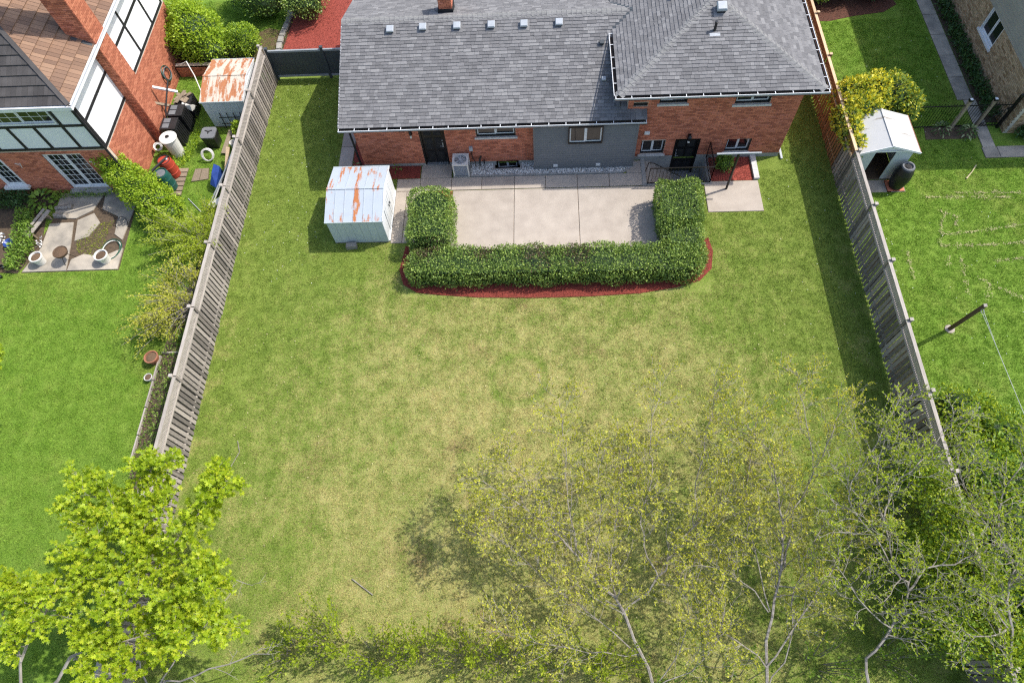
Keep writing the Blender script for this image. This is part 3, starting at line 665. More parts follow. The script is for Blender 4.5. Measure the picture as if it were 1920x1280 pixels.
    part('gable_wall', MB().add([(-7.41, 18.95, 2.6), (-7.41, 26.7, 2.6), (-7.41, yr, zr - .13), (-7.3, 18.95, 2.6), (-7.3, 26.7, 2.6), (-7.3, yr, zr - .13)], [(0, 2, 1), (3, 4, 5), (0, 1, 4, 3), (1, 2, 5, 4), (2, 0, 3, 5)]), 'brick', H)
    part('soffit', MB().box(xe0 + .05, xe1 - .02, ye + .02, 18.93, ze - .16, ze - .13), 'white_metal', H)
    gutter(H, (xe0 - .02, ye - .01, ze), (xe1, ye - .01, ze), (0, -1, 0))
    Ms = lambda x, y, s=S1: Matrix.Translation((x, y, ze + s * (y - ye) + .012)) @ Matrix.Rotation(math.atan(s), 4, 'X')
    for x, y in ((-5.82, 22.33), (-4.53, 22.37), (-3.19, 22.37), (-1.85, 22.36), (-.58, 22.35), (.78, 22.36)): roofbox(rf, Ms(x, y), .29)
    roofbox(rf, Ms(2.40, 21.5), .17, .14, mat='vinyl_dark'); roofbox(rf, Ms(2.44, 20.08), .17, .13)
    part('flashing_box', MB().box(-.07, .07, -.12, .12, .01, .06), 'shingle', rf, Ms(2.95, 19.15))
    # brick stack on the far slope
    ch = part('chimney', MB().box(-3.92, -3.42, 23.2, 23.75, 3.6, 4.9), 'mortar', H)
    for k in range(4):
        rot = (0, 90, 180, 270)[k]; w_ = .5 if k % 2 == 0 else .55; o = ((-3.92, 23.2), (-3.42, 23.2), (-3.42, 23.75), (-3.92, 23.75))[k]
        brickwall(ch, frame((o[0], o[1], 0), rot), w_, 3.7, 4.88, [], 'brick', 'mortar', name='chimney_face', thick=.01)
    part('flashing', MB().box(-3.97, -3.37, 23.15, 23.8, 3.6, 4.1), 'black_matte', ch)
    # ---- upper roof: hip
    S2 = .32; x0, x1, y0, z0 = 2.85, 10.18, 18.53, 3.79; xr = (x0 + x1) / 2; hw = xr - x0; ya = y0 + hw; y3 = 29.0; zt = z0 + S2 * hw; yb = y3 - hw
    up = MB().add([(x0, y0, z0), (x1, y0, z0), (x1, y3, z0), (x0, y3, z0), (xr, ya, zt), (xr, yb, zt), (x0, y0, z0 - .1), (x1, y0, z0 - .1), (x1, y3, z0 - .1), (x0, y3, z0 - .1)],
                  [(0, 1, 4), (1, 2, 5, 4), (2, 3, 5), (3, 0, 4, 5), (0, 6, 7, 1), (1, 7, 8, 2), (2, 8, 9, 3), (3, 9, 6, 0), (9, 8, 7, 6)])
    ur = part('roof', up, 'shingle', H)
    k = math.sqrt(1 + S2 * S2); W_ = x1 - x0; D_ = y3 - y0
    roofslope(ur, (x0, y0 - .02, z0), (1, 0, 0), (0, 1, S2), [(0, 0), (W_, 0), (W_ / 2, hw * k)], 'shingle')
    roofslope(ur, (x1 + .02, y0, z0), (0, 1, 0), (-1, 0, S2), [(0, 0), (D_, 0), (D_ - hw, hw * k), (hw, hw * k)], 'shingle')
    roofslope(ur, (x0 - .02, y3, z0), (0, -1, 0), (1, 0, S2), [(0, 0), (D_, 0), (D_ - hw, hw * k), (hw, hw * k)], 'shingle')
    for a, b in (((x0, y0, z0), (xr, ya, zt)), ((x1, y0, z0), (xr, ya, zt)), ((xr, ya, zt), (xr, yb, zt))): capline(ur, a, b, 'ridge_shingle', w_=.19, step=.2, drop=.05)
    gutter(H, (x0 - .13, y0 - .01, z0), (x1 + .13, y0 - .01, z0), (0, -1, 0)); gutter(H, (x1 + .01, y3, z0), (x1 + .01, y0, z0), (1, 0, 0)); gutter(H, (x0 - .01, y0, z0), (x0 - .01, 21.85, z0), (-1, 0, 0))
    part('soffit', MB().box(x0 + .03, x1 - .03, y0 + .03, 18.93, z0 - .15, z0 - .11).box(9.69, x1 - .03, 18.93, 28, z0 - .15, z0 - .11), 'white_metal', H)
    # metal valleys where the lower roof meets the upper slope
    zv = lambda x: z0 + S2 * (x - x0)
    vx = x0 + (zr - z0) / S2; vy = ye + (z0 - ze) / S1
    m = MB().bar((x0, vy, z0 + .03), (vx, yr, zr + .03), .16, .012).bar((x0, 2 * yr - vy, z0 + .03), (vx, yr, zr + .03), .16, .012); part('valley_flashing', m, 'vinyl_dark', rf)
    Mu = lambda x, y: Matrix.Translation((x, y, z0 + S2 * (y - y0) + .012)) @ Matrix.Rotation(math.atan(S2), 4, 'X')
    roofbox(ur, Mu(6.66, 21.62), .36, .26)
    st = part('plumbing_stack', MB().lathe([(.05, -.1), (.05, .32), (.06, .34), (.06, .38), (.045, .385)], (6.39, 20.83, z0 + S2 * (20.83 - y0)), 14), 'black_plastic', ur)
    part('flashing', MB().box(-.19, .19, -.2, -.08, .014, .02), 'vent_grey', st, Mu(6.39, 20.8))
    roofbox(ur, Matrix.Translation((5.1, 22.75, zv(5.1))) @ Matrix.Rotation(-math.atan(S2), 4, 'Y'), .2, .15, mat='black_matte')
    return H
red_house()

# ---------------------------------------------------------------- half-timbered neighbour house on the left
def tudor_house():
    cx, cy = -16.9, 17.97
    H = thing('half_timbered_house', 'orange brick house with white half-timbered upper storey and tall chimney', 'house', (-22, 22, 0))
    FR = frame((cx, cy, 0), 90); FF = frame((cx, cy, 0))          # right wall: u runs along +y; front wall: u runs along +x, negative to the left
    zb, ze = 2.5, 5.05
    brickwall(H, FR, 8.6, 0, zb, [], 'brick_orange', 'mortar_pale', u0=.16)
    fo = [(-2.8, -1.22, .28, 2.25), (-5.4, -4.6, .6, 2.15)]
    brickwall(H, FF, 11, 0, zb, fo, 'brick', 'mortar', u0=-11)
    # upper storey: white panels between black timbers
    def storey(M, u0, u1, rails, posts, opens, flip=False):
        for a, b in zip(rails, rails[1:]):
            pp = [p for p in posts if p[1] <= a + .01 and p[2] >= b - .01]; us = sorted({u0, u1, *[p[0] for p in pp]})
            for s, e in zip(us, us[1:]):
                for (p, q, r, t) in cells(s + .05, e - .05, a + .05, b - .05, opens): part('panel', MB().box(p, q, 0, .1, r, t), 'stucco_white', H, M)
        m = []
        for r in rails: m += [c for c in cells(u0, u1, r - .055, r + .055, opens)]
        for c in m: part('timber', MB().box(c[0], c[1], -.025, .1, c[2], c[3]), 'tudor_black', H, M)
        for p in posts: part('timber', MB().box(p[0] - .055, p[0] + .055, -.028, .098, p[1] + .055, p[2] - .055), 'tudor_black', H, M)
    part('upper_wall', MB().box(-27.9, -17.02, 18.09, 18.2, zb, ze).box(-17.02, -17.01, 18.1, 26.5, zb, ze), 'stucco_white', H)
    pr = [(.07, 2.56, 4.98), (5.32, 2.56, 3.84), (5.32, 3.84, 4.98), (7.12, 2.56, 3.84), (7.12, 3.84, 4.98), (8.55, 2.56, 4.98)]
    storey(FR, .0, 8.6, [2.56, 3.84, 4.98], pr, [])
    wopen = (-3.6, -1.02, 3.80, 4.72)
    pf = [(-.07, 2.56, 4.98), (-.95, 2.56, 3.72), (-2.07, 2.56, 3.72), (-3.12, 2.56, 3.72), (-4.2, 2.56, 3.72), (-5.3, 2.56, 3.72), (-.93, 3.72, 4.98), (-3.7, 3.72, 4.98)]
    storey(FF, -11, 0, [2.56, 3.72, 4.98], pf, [wopen])
    window(H, FF, -3.58, -1.04, 3.82, 4.70, outer='white_metal', split=(1, 1), grid=(3, 3), depth=.06)
    window(H, FF, *fo[0], outer='white_metal', split=(1, 1), grid=(3, 6), depth=.1, fw=.06)
    part('sill', MB().box(-2.9, -1.1, -.22, -.02, .1, .27), 'foundation', H, FF)
    w1 = window(H, FF, *fo[1], outer='white_metal', split=(1,), grid=(3, 4), depth=.02, fw=.06)
    part('bay_sill', MB().box(-5.55, -4.5, -.2, -.02, .48, .6), 'white_metal', w1, FF)
    for u in (-4.05, -1.0):
        part('wall_bracket', MB().tube([(u, -.02, 1.7), (u + .02, -.16, 1.98), (u + .16, -.1, 1.92), (u, -.05, 1.6)], .012, 5), 'white_metal', H, FF)
    # corner downspout
    part('downspout', MB().tube([(-16.85, 17.85, 4.95), (-16.84, 17.86, 4.7), (-16.84, 17.87, .2)], .045, 8), 'black_matte', H)
    # roof
    s = .55; x0, y0 = -16.55, 17.55; x1, y1 = -28.3, 27.0; hw = (y1 - y0) / 2; zt = ze + s * hw; ym = (y0 + y1) / 2
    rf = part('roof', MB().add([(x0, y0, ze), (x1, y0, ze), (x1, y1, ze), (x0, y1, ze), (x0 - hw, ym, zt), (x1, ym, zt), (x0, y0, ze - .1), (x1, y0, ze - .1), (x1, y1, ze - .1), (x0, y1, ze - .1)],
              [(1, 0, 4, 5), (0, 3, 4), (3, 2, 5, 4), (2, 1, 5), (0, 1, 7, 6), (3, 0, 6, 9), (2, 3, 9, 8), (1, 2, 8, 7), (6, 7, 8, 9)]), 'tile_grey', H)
    k = math.sqrt(1 + s * s); Wd = x0 - x1
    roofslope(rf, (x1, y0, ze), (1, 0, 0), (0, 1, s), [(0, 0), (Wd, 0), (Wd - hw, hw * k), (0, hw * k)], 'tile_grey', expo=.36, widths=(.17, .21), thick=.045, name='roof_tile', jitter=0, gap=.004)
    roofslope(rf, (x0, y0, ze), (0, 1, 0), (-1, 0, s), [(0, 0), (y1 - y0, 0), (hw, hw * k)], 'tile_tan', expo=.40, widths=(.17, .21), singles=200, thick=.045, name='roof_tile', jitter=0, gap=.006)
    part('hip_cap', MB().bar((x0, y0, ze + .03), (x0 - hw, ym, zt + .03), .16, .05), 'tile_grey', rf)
    for a, b, o in (((x0, y1, ze), (x0, y0 - .06, ze), (1, 0, 0)), ((x1, y0, ze), (x0 + .13, y0, ze), (0, -1, 0))):
        a, b, o = Vector(a), Vector(b), Vector(o); g = part('gutter', MB().bar(a + o * .06 - Vector((0, 0, .06)), b + o * .06 - Vector((0, 0, .06)), .13, .12), 'white_metal', H)
        part('gutter_lip', MB().bar(a + o * .12 + Vector((0, 0, .012)), b + o * .12 + Vector((0, 0, .012)), .03, .02), 'vent_grey', g)
    # chimney
    ch = part('chimney', MB().box(-16.89, -16.505, 20.68, 21.55, 0, 9.2), 'mortar_pale', H)
    brickwall(ch, frame((-16.5, 20.66, 0), 90), .91, 0, 9.2, [], 'brick_orange', 'mortar_pale', name='chimney_face', thick=.01)
    brickwall(ch, frame((-17.35, 20.66, 0)), .85, 0, 9.2, [], 'brick', 'mortar', name='chimney_face', thick=.012)
    brickwall(ch, frame((-16.5, 21.57, 0), 180), .85, 0, 9.2, [], 'brick_orange', 'mortar_pale', name='chimney_face', thick=.012)
    part('chimney_top', MB().box(-17.35, -16.5, 20.68, 21.55, 4.9, 9.2), 'mortar_pale', ch)
    part('chimney_cap', MB().box(-17.4, -16.44, 20.6, 21.63, 9.2, 9.3), 'foundation', ch)
    part('flashing', MB().bar((-17.2, 20.58, 5.42), (-16.55, 20.58, 5.08), .16, .03), 'vinyl_dark', ch)
tudor_house()

# ---------------------------------------------------------------- tan brick neighbour house on the right
def tan_house():
    H = thing('tan_brick_house', 'tan brick house with beige siding and one white window', 'house', (23, 25, 0))
    X = 18.92; FL = frame((X, 31, 0), -90); yv = lambda y: 31 - y; zb = 2.08
    wo = (yv(24.78), yv(23.42), 1.08, 2.1)
    brickwall(H, FL, 11.2, 0, zb, [wo], 'brick_tan', 'mortar_pale')
    brickwall(H, frame((X, 19.8, 0)), 9, 0, 4.2, [], 'brick_tan', 'mortar_pale', u0=.16)
    z = zb
    body = part('siding_wall', MB().box(X + .02, X + .2, 19.95, 31, zb, 5.75), 'siding_tan', H)
    while z < 5.7:
        part('clapboard', MB().add([(0, -.02, z), (11.05, -.02, z), (11.05, -.004, z + .16), (0, -.004, z + .16), (0, .03, z), (11.05, .03, z), (11.05, .03, z + .16), (0, .03, z + .16)], [(0, 1, 2, 3), (0, 4, 5, 1), (1, 5, 6, 2), (4, 0, 3, 7), (3, 2, 6, 7)]), 'siding_tan', body, FL)
        z += .16
    window(H, FL, *wo, outer='white_metal', sill='white_metal', split=(1, 1), depth=.08, fw=.05)
    part('far_wall', MB().box(X + .2, 28, 19.97, 20.1, 4.2, 5.75).box(X + .2, 28, 30.8, 31, 0, 5.75).box(27.9, 28, 20.1, 30.8, 0, 5.75), 'siding_tan', H)
    r = part('roof', MB().add([(18.45, 19.4, 5.75), (28.5, 19.4, 5.75), (28.5, 31.4, 5.75), (18.45, 31.4, 5.75), (23.4, 23.4, 7.7), (23.4, 27.4, 7.7), (18.45, 19.4, 5.6), (28.5, 19.4, 5.6), (28.5, 31.4, 5.6), (18.45, 31.4, 5.6)],
             [(0, 1, 4), (1, 2, 5, 4), (2, 3, 5), (3, 0, 4, 5), (0, 6, 7, 1), (1, 7, 8, 2), (2, 8, 9, 3), (3, 9, 6, 0), (9, 8, 7, 6)]), 'shingle', H)
tan_house()

# ---------------------------------------------------------------- fences
def board_fence(x, y0, y1, posts, side, label, new_from=99.0, skip=()):
    """shadow-box fence along y: posts and cap, lattice top, boards on alternating faces. side = where the posts stand"""
    Fn = thing('wooden_fence', label, 'fence', (x, (y0 + y1) / 2, 0))
    bw, pitch = .128, .19
    variants = {}
    for mt in ('fence_wood', 'fence_new'):
        variants[mt] = [mesh_of('board', MB().box(-.010, .010, -bw / 2, bw / 2, .05 + d, 1.50, 0.0), mt) for d in (0, .02, -.02)]
    y = y0 + .1; i = 0
    while y < y1:
        mt = 'fence_new' if y > new_from else 'fence_wood'
        for s, o in ((-side, 0), (side, pitch / 2)):
            M_ = Matrix.Translation((x + s * .031, y + o + random.uniform(-.008, .008), random.uniform(-.012, .012))) @ Matrix.Rotation(random.uniform(-.012, .012), 4, 'X')
            part('board', random.choice(variants[mt]), None, Fn, M_)
        y += pitch; i += 1
    bays = sorted([y0] + [p for p in posts if y0 < p < y1] + [y1])
    for a, b in zip(bays, bays[1:]):
        nw = (a + b) / 2 > new_from; rm, lm = ('rail_new', 'fence_new') if nw else ('rail_wood', 'rail_wood')
        part('cap_rail', MB().bar((x, a + .02, 1.925), (x, b - .02, 1.925), .11, .035, (0, 0, 1)), rm, Fn)
        for z, hh in ((1.53, .05), (.36, .085)): part('rail', MB().bar((x, a, z), (x, b, z), .04, hh), rm, Fn)
        part('trim', MB().bar((x - side * .036, a + .05, 1.535), (x - side * .036, b - .05, 1.535), .02, .06), rm, Fn)
        m = MB(); h0, h1 = 1.565, 1.905; n = int((b - a) / .075)
        for k in range(n + 5):
            for d in (1, -1):
                ya = a + k * .075 - .17; p, q = (ya, ya + .34) if d > 0 else (ya + .34, ya)
                za, zb = h0, h1
                lo, hi = a + .03, b - .03
                # clip the strip to the bay
                t0, t1 = 0.0, 1.0
                for t_, dd in ((lo, 1), (hi, -1)):
                    fa, fb = (p - t_) * dd, (q - t_) * dd
                    if fa < 0 and fb < 0: t0 = 2; break
                    if fa < 0: t0 = max(t0, fa / (fa - fb))
                    elif fb < 0: t1 = min(t1, fa / (fa - fb))
                if t1 - t0 < .05: continue
                P1 = (x - .004 * d, p + (q - p) * t0, za + (zb - za) * t0); P2 = (x - .004 * d, p + (q - p) * t1, za + (zb - za) * t1)
                m.bar(P1, P2, .008, .032, (1, 0, 0)) if False else m.bar(P1, P2, .032, .008, (1, 0, 0))
        part('lattice', m, lm, Fn, kind='stuff')
    for p in posts:
        nw = p > new_from
        po = part('post', MB().box(x + side * .045, x + side * .135, p - .045, p + .045, -.1, 2.0), 'fence_new' if nw else 'fence_wood', Fn)
        part('post_cap', MB().box(x + side * .09 - .058, x + side * .09 + .058, p - .058, p + .058, 2.0, 2.03), 'rail_new' if nw else 'rail_wood', po)
        part('batten', MB().box(x - side * .062, x - side * .042, p - .045, p + .045, .05, 1.9), 'fence_new' if nw else 'fence_wood', Fn)
    return Fn
board_fence(-12.13, -1.3, 24.2, [24.12, 21.45, 18.88, 16.42, 13.79, 11.1, 8.49, 5.6, 2.9, .2], -1, 'long weathered grey board fence with lattice top, left of the yard')
board_fence(11.74, -.6, 27.6, [27.4, 24.95, 22.4, 19.85, 17.3, 14.8, 12.45, 10.15, 7.7, 5.2, 2.6, .1], 1, 'long board fence with lattice top along the right side, browner beside the house', new_from=18.2)
def vinyl_fence():
    Fn = thing('vinyl_fence', 'low dark grey vinyl panel fence between board fence and house', 'fence', (-9.8, 24.35, 0))
    for a, b in ((-12.02, -9.66), (-9.54, -7.5)):
        n = int((b - a) / .16); w_ = (b - a) / n
        for k in range(n): part('board', MB().box(a + k * w_ + .003, a + (k + 1) * w_ - .003, 24.335, 24.365, .24, 1.46), 'vinyl_dark', Fn)
        part('rail', MB().box(a, b, 24.31, 24.39, 1.46, 1.55), 'vinyl_rail', Fn); part('rail', MB().box(a, b, 24.31, 24.39, .14, .24), 'vinyl_rail', Fn)
    for x in (-12.08, -9.6): part('post', MB().box(x - .06, x + .06, 24.29, 24.41, 0, 1.64).box(x - .07, x + .07, 24.28, 24.42, 1.64, 1.68), 'vinyl_dark', Fn)
vinyl_fence()
def iron_fence():
    Fn = thing('iron_fence', 'black iron picket fence with gate and two timber posts', 'fence', (16.4, 20.12, 0)); y = 20.12
    pm = mesh_of('picket', MB().tube([(0, 0, .06), (0, 0, 1.3)], .011, 5).lathe([(.018, 1.3), (.001, 1.37)], (0, 0, 0), 5), 'black_paint')
    x = 13.3
    while x < 18.75:
        if all(abs(x - q) > .07 for q in (16.93, 17.88)): part('picket', pm, None, Fn, Matrix.Translation((x, y, 0)))
        x += .115
    for z in (.14, 1.22):
        for a, b in ((13.2, 16.87), (16.99, 17.82), (17.94, 18.75)): part('rail', MB().bar((a, y, z), (b, y, z), .03, .035), 'black_paint', Fn)
    part('rail', MB().bar((17.96, y - .02, .16), (18.72, y - .02, 1.2), .025, .025, (0, 1, 0)), 'black_paint', Fn)
    for x in (16.93, 17.88):
        p = part('post', MB().box(x - .055, x + .055, y - .055, y + .055, -.1, 1.48), 'old_wood', Fn); part('post_cap', MB().box(x - .075, x + .075, y - .075, y + .075, 1.48, 1.55), 'black_paint', p); part('cap_top', MB().box(x - .05, x + .05, y - .05, y + .05, 1.551, 1.57), 'white_metal', p)
    p = part('gate_post', MB().box(18.73, 18.83, y - .05, y + .05, -.05, 1.6), 'black_paint', Fn); part('post_knob', MB().lathe([(.07, 1.6), (.08, 1.64), (.06, 1.72), (.01, 1.75)], (18.78, y, 0), 12), 'black_paint', p)
    part('latch', MB().box(18.6, 18.74, y - .06, y - .03, 1.0, 1.12), 'black_paint', p)
iron_fence()

# ---------------------------------------------------------------- sheds
def gable_shed(name, label, x0, x1, y0, y1, ze, zr, ridge, rmat, wmat, wmat2, loc, ribs, ov=.06, opening=None):
    S = thing(name, label, 'shed', loc)
    def wallbox(a, b, c, d): return MB().box(a, b, c, d, .06, ze)
    nx = int((x1 - x0) / .3); ny = int((y1 - y0) / .3)
    if ridge == 'x':
        ym = (y0 + y1) / 2
        for k in range(nx):
            a, b = x0 + (x1 - x0) * k / nx, x0 + (x1 - x0) * (k + 1) / nx
            part('wall_panel', MB().box(a + .004, b - .004, y0, y0 + .02, .06, ze), wmat, S); part('wall_panel', MB().box(a + .004, b - .004, y1 - .02, y1, .06, ze), wmat, S)
        part('end_wall', MB().add([(x0, y0 + .021, .06), (x0, y1 - .021, .06), (x0, y1 - .021, ze), (x0, ym, zr - .02), (x0, y0 + .021, ze), (x0 + .02, y0 + .021, .06), (x0 + .02, y1 - .021, .06), (x0 + .02, y1 - .021, ze), (x0 + .02, ym, zr - .02), (x0 + .02, y0 + .021, ze)], [(0, 4, 3, 2, 1), (5, 6, 7, 8, 9), (0, 5, 9, 4), (1, 2, 7, 6), (2, 3, 8, 7), (3, 4, 9, 8)]), wmat, S)
        part('end_wall', MB().add([(x1, y0 + .021, .06), (x1, y1 - .021, .06), (x1, y1 - .021, ze), (x1, ym, zr - .02), (x1, y0 + .021, ze), (x1 - .02, y0 + .021, .06), (x1 - .02, y1 - .021, .06), (x1 - .02, y1 - .021, ze), (x1 - .02, ym, zr - .02), (x1 - .02, y0 + .021, ze)], [(0, 1, 2, 3, 4), (9, 8, 7, 6, 5), (0, 4, 9, 5), (1, 6, 7, 2), (2, 7, 8, 3), (3, 8, 9, 4)]), wmat2, S)
        # sliding doors and their tracks on the right end
        for k, (a, b) in enumerate(((ym - .72, ym), (ym, ym + .72))):
            d = part('door', MB().box(x1 + .012 + .012 * k, x1 + .022 + .012 * k, a, b, .1, ze - .02), wmat2, S)
            for t_ in (.25, .75): part('door_rib', MB().box(x1 + .022 + .012 * k, x1 + .03 + .012 * k, a + (b - a) * t_ - .012, a + (b - a) * t_ + .012, .14, ze - .06), wmat2, d)
            part('door_pull', MB().box(x1 + .034 + .012 * k, x1 + .05 + .012 * k, ym - .1 + .14 * k, ym - .06 + .14 * k, .72, .84), 'black_matte', d)
        part('door_track', MB().box(x1 + .001, x1 + .05, y0 + .1, y1 - .1, ze - .015, ze + .045), wmat2, S); part('door_track', MB().box(x1 + .001, x1 + .05, y0 + .05, y1 - .05, .03, .09), wmat2, S)
        for ya, yb, nm in ((y0 - ov, ym, -1), (y1 + ov, ym, 1)):
            dz = (zr - ze) / (ym - y0); zlo = ze - ov * dz + .012
            for k in range(ribs):
                a, b = x0 - .04 + (x1 - x0 + .08) * k / ribs, x0 - .04 + (x1 - x0 + .08) * (k + 1) / ribs
                part('roof_panel', MB().add([(a + .002, ya, zlo), (b - .002, ya, zlo), (b - .002, yb, zr), (a + .002, yb, zr), (a + .002, ya, zlo - .012), (b - .002, ya, zlo - .012), (b - .002, yb, zr - .012), (a + .002, yb, zr - .012)], [(0, 1, 2, 3), (7, 6, 5, 4), (0, 4, 5, 1), (1, 5, 6, 2), (2, 6, 7, 3), (3, 7, 4, 0)] if nm < 0 else [(3, 2, 1, 0), (4, 5, 6, 7), (1, 5, 4, 0), (2, 6, 5, 1), (3, 7, 6, 2), (0, 4, 7, 3)]), rmat, S)
                if k: part('roof_rib', MB().bar((a, ya, zlo + .008), (a, yb, zr + .008), .022, .02), rmat, S)
            part('eave_trim', MB().bar((x0 - .04, ya, zlo - .02), (x1 + .04, ya, zlo - .02), .02, .06), wmat, S)
            part('rake_trim', MB().bar((x1 + .045, ya, zlo - .015), (x1 + .045, yb, zr - .015), .02, .07), wmat2, S)
        part('ridge_trim', MB().bar((x0 - .04, ym, zr + .012), (x1 + .04, ym, zr + .012), .09, .016), rmat, S)
    else:
        xm = (x0 + x1) / 2; op = opening
        for c in cells(x0, x1, .06, ze, [op] if op else []): part('wall_panel', MB().box(c[0], c[1], y0, y0 + .02, c[2], c[3]), wmat, S)
        part('gable', MB().add([(x0, y0, ze), (x1, y0, ze), (xm, y0, zr - .03), (x0, y0 + .02, ze), (x1, y0 + .02, ze), (xm, y0 + .02, zr - .03)], [(0, 1, 2), (5, 4, 3), (0, 3, 4, 1), (1, 4, 5, 2), (2, 5, 3, 0)]), wmat2, S)
        for a, b in ((x0, x0 + .02), (x1 - .02, x1)): part('end_wall', MB().box(a, b, y0 + .021, y1, .06, ze), wmat, S)
        part('end_wall', MB().box(x0 + .021, x1 - .021, y1 - .02, y1, .06, ze), wmat, S); part('floor', MB().box(x0 + .03, x1 - .03, y0 + .03, y1 - .03, .02, .06), 'dark_wood', S)
        part('door_track', MB().box(x0 + .02, x1 - .02, y0 - .04, y0 - .001, ze - .06, ze), wmat2, S)
        dz = (zr - ze) / (xm - x0)
        for xa, nm in ((x0 - .2, -1), (x1 + .2, 1)):
            zlo = ze - .2 * dz + .02
            for k in range(ribs):
                a, b = y0 - .12 + (y1 - y0 + .24) * k / ribs, y0 - .12 + (y1 - y0 + .24) * (k + 1) / ribs
                vs = [(xa, a + .002, zlo), (xa, b - .002, zlo), (xm, b - .002, zr), (xm, a + .002, zr)]; vs += [(p[0], p[1], p[2] - .014) for p in vs]
                f = [(3, 2, 1, 0), (4, 5, 6, 7), (0, 1, 5, 4), (1, 2, 6, 5), (2, 3, 7, 6), (3, 0, 4, 7)]; part('roof_panel', MB().add(vs, f if nm < 0 else [t[::-1] for t in f]), rmat, S)
            part('rake_trim', MB().bar((xa, y0 - .125, zlo - .02), (xm, y0 - .125, zr - .02), .02, .08), wmat2, S)
            part('eave_trim', MB().bar((xa, y0 - .13, zlo - .02), (xa, y1 + .12, zlo - .02), .02, .06), 'terracotta' if nm > 0 else wmat2, S)
        part('ridge_trim', MB().bar((xm, y0 - .12, zr + .012), (xm, y1 + .12, zr + .012), .07, .014), rmat, S)
    part('base_frame', MB().box(x0 + .01, x1 - .01, y0 + .01, y1 - .01, -.02, .018), 'old_wood', S)
    return S
gable_shed('metal_shed', 'pale grey metal shed with rust-streaked roof beside patio path', -8.16, -6.02, 15.02, 17.62, 1.42, 1.74, 'x', 'shed_white_rust', 'shed_wall', 'shed_wall_sunlit', (-7.1, 16.3, 0), 6)
gable_shed('metal_shed', 'old metal shed with heavily rusted orange roof beside board fence', -14.45, -12.62, 21.45, 23.95, 1.48, 1.74, 'x', 'shed_rusty', 'shed_wall', 'shed_wall_sunlit', (-13.5, 22.7, 0), 5)
gable_shed('garden_shed', 'small white garden shed with open doorway beside yellow shrub', 12.1, 14.06, 17.54, 19.2, 1.66, 2.0, 'y', 'shed_white_roof', 'shed_wall', 'stucco_white', (13.1, 18.3, 0), 1, opening=(12.66, 13.42, 0, 1.6))
struct('shed_apron', MB().box(12.75, 13.75, 16.9, 17.5, -.02, .03), 'concrete_old', 'small worn slab before the white shed')

# ---------------------------------------------------------------- things in the yard
def ac_unit():
    A = thing('air_conditioner', 'beige air conditioning unit with top fan by back wall', 'air conditioner', (-3.27, 18.5, 0)); x0, x1, y0, y1, h = -3.6, -2.95, 18.22, 18.84, .74
    part('base', MB().box(x0 - .03, x1 + .03, y0 - .03, y1 + .03, 0, .07), 'foundation', A)
    part('body', MB().box(x0 + .03, x1 - .03, y0 + .03, y1 - .03, .07, h - .05), 'grey_plastic', A)
    for (a, b) in ((x0, y0), (x1 - .05, y0), (x0, y1 - .05), (x1 - .05, y1 - .05)): part('corner_post', MB().box(a, a + .05, b, b + .05, .07, h - .04), 'white_plastic', A)
    for k in range(14):
        z = .12 + k * .038
        part('louvre', MB().box(x0 + .05, x1 - .05, y0 + .005, y0 + .029, z, z + .014), 'vent_grey', A)
    top = MB(); cx, cy = (x0 + x1) / 2, (y0 + y1) / 2; n = 32; rr = .25; vs = []; fs = []
    for k in range(n):
        a = 2 * math.pi * k / n; c, s = math.cos(a), math.sin(a); q = .33 / max(abs(c), abs(s)); vs += [(cx + rr * c, cy + rr * s, h), (cx + q * c, cy + q * s * .95, h), (cx + rr * c, cy + rr * s, h - .06), (cx + q * c, cy + q * s * .95, h - .06)]
    for k in range(n):
        i, j = 4 * k, 4 * ((k + 1) % n); fs += [(i, i + 1, j + 1, j), (i + 1, i + 3, j + 3, j + 1), (i + 2, i, j, j + 2)]
    part('top', MB().add(vs, fs), 'white_plastic', A)
    g = MB()
    for r_ in (.06, .1, .14, .18, .22): g.ring((cx, cy, h - .005), r_, .004, 24, 4)
    for k in range(8): a = k * math.pi / 4; g.bar((cx, cy, h - .008), (cx + .25 * math.cos(a), cy + .25 * math.sin(a), h - .008), .012, .006)
    part('fan_grille', g, 'white_metal', A)
    f = MB().lathe([(.05, 0), (.05, .03)], (cx, cy, h - .05), 12)
    for k in range(4):
        a = k * math.pi / 2 + .3; d = .45
        f.add([(cx + .04 * math.cos(a), cy + .04 * math.sin(a), h - .04), (cx + .23 * math.cos(a), cy + .23 * math.sin(a), h - .045), (cx + .23 * math.cos(a + d), cy + .23 * math.sin(a + d), h - .06), (cx + .04 * math.cos(a + d), cy + .04 * math.sin(a + d), h - .055)], [(0, 1, 2, 3)])
    part('fan', f, 'vent_grey', A)
ac_unit()
def railing():
    Rl = thing('stair_railing', 'black metal railing round the sunken basement stairs', 'railing', (5.5, 17.6, 0)); h = .95; y = 17.59
    def run(a, b, n):
        a, b = Vector(a), Vector(b); up = Vector((0, 0, 1))
        part('rail', MB().bar(a + up * h, b + up * h, .04, .03), 'black_paint', Rl); part('rail', MB().bar(a + up * .1, b + up * .1, .03, .025), 'black_paint', Rl)
        for k in range(n + 1):
            p = a.lerp(b, k / n); part('baluster', MB().bar(p + up * (.05 if k in (0, n) else .1), p + up * h, .03 if k in (0, n) else .014, .03 if k in (0, n) else .014, (1, 0, 0)), 'black_paint', Rl)
    run((4.3, y, 0), (6.79, y, 0), 18); run((6.79, y, 0), (6.79, 18.86, 0), 10)
    part('handrail', MB().tube([(4.2, 17.9, .45), (4.26, 17.92, .92), (4.5, 17.92, .86), (5.7, 17.92, .02)], .02, 8), 'black_paint', Rl)
railing()
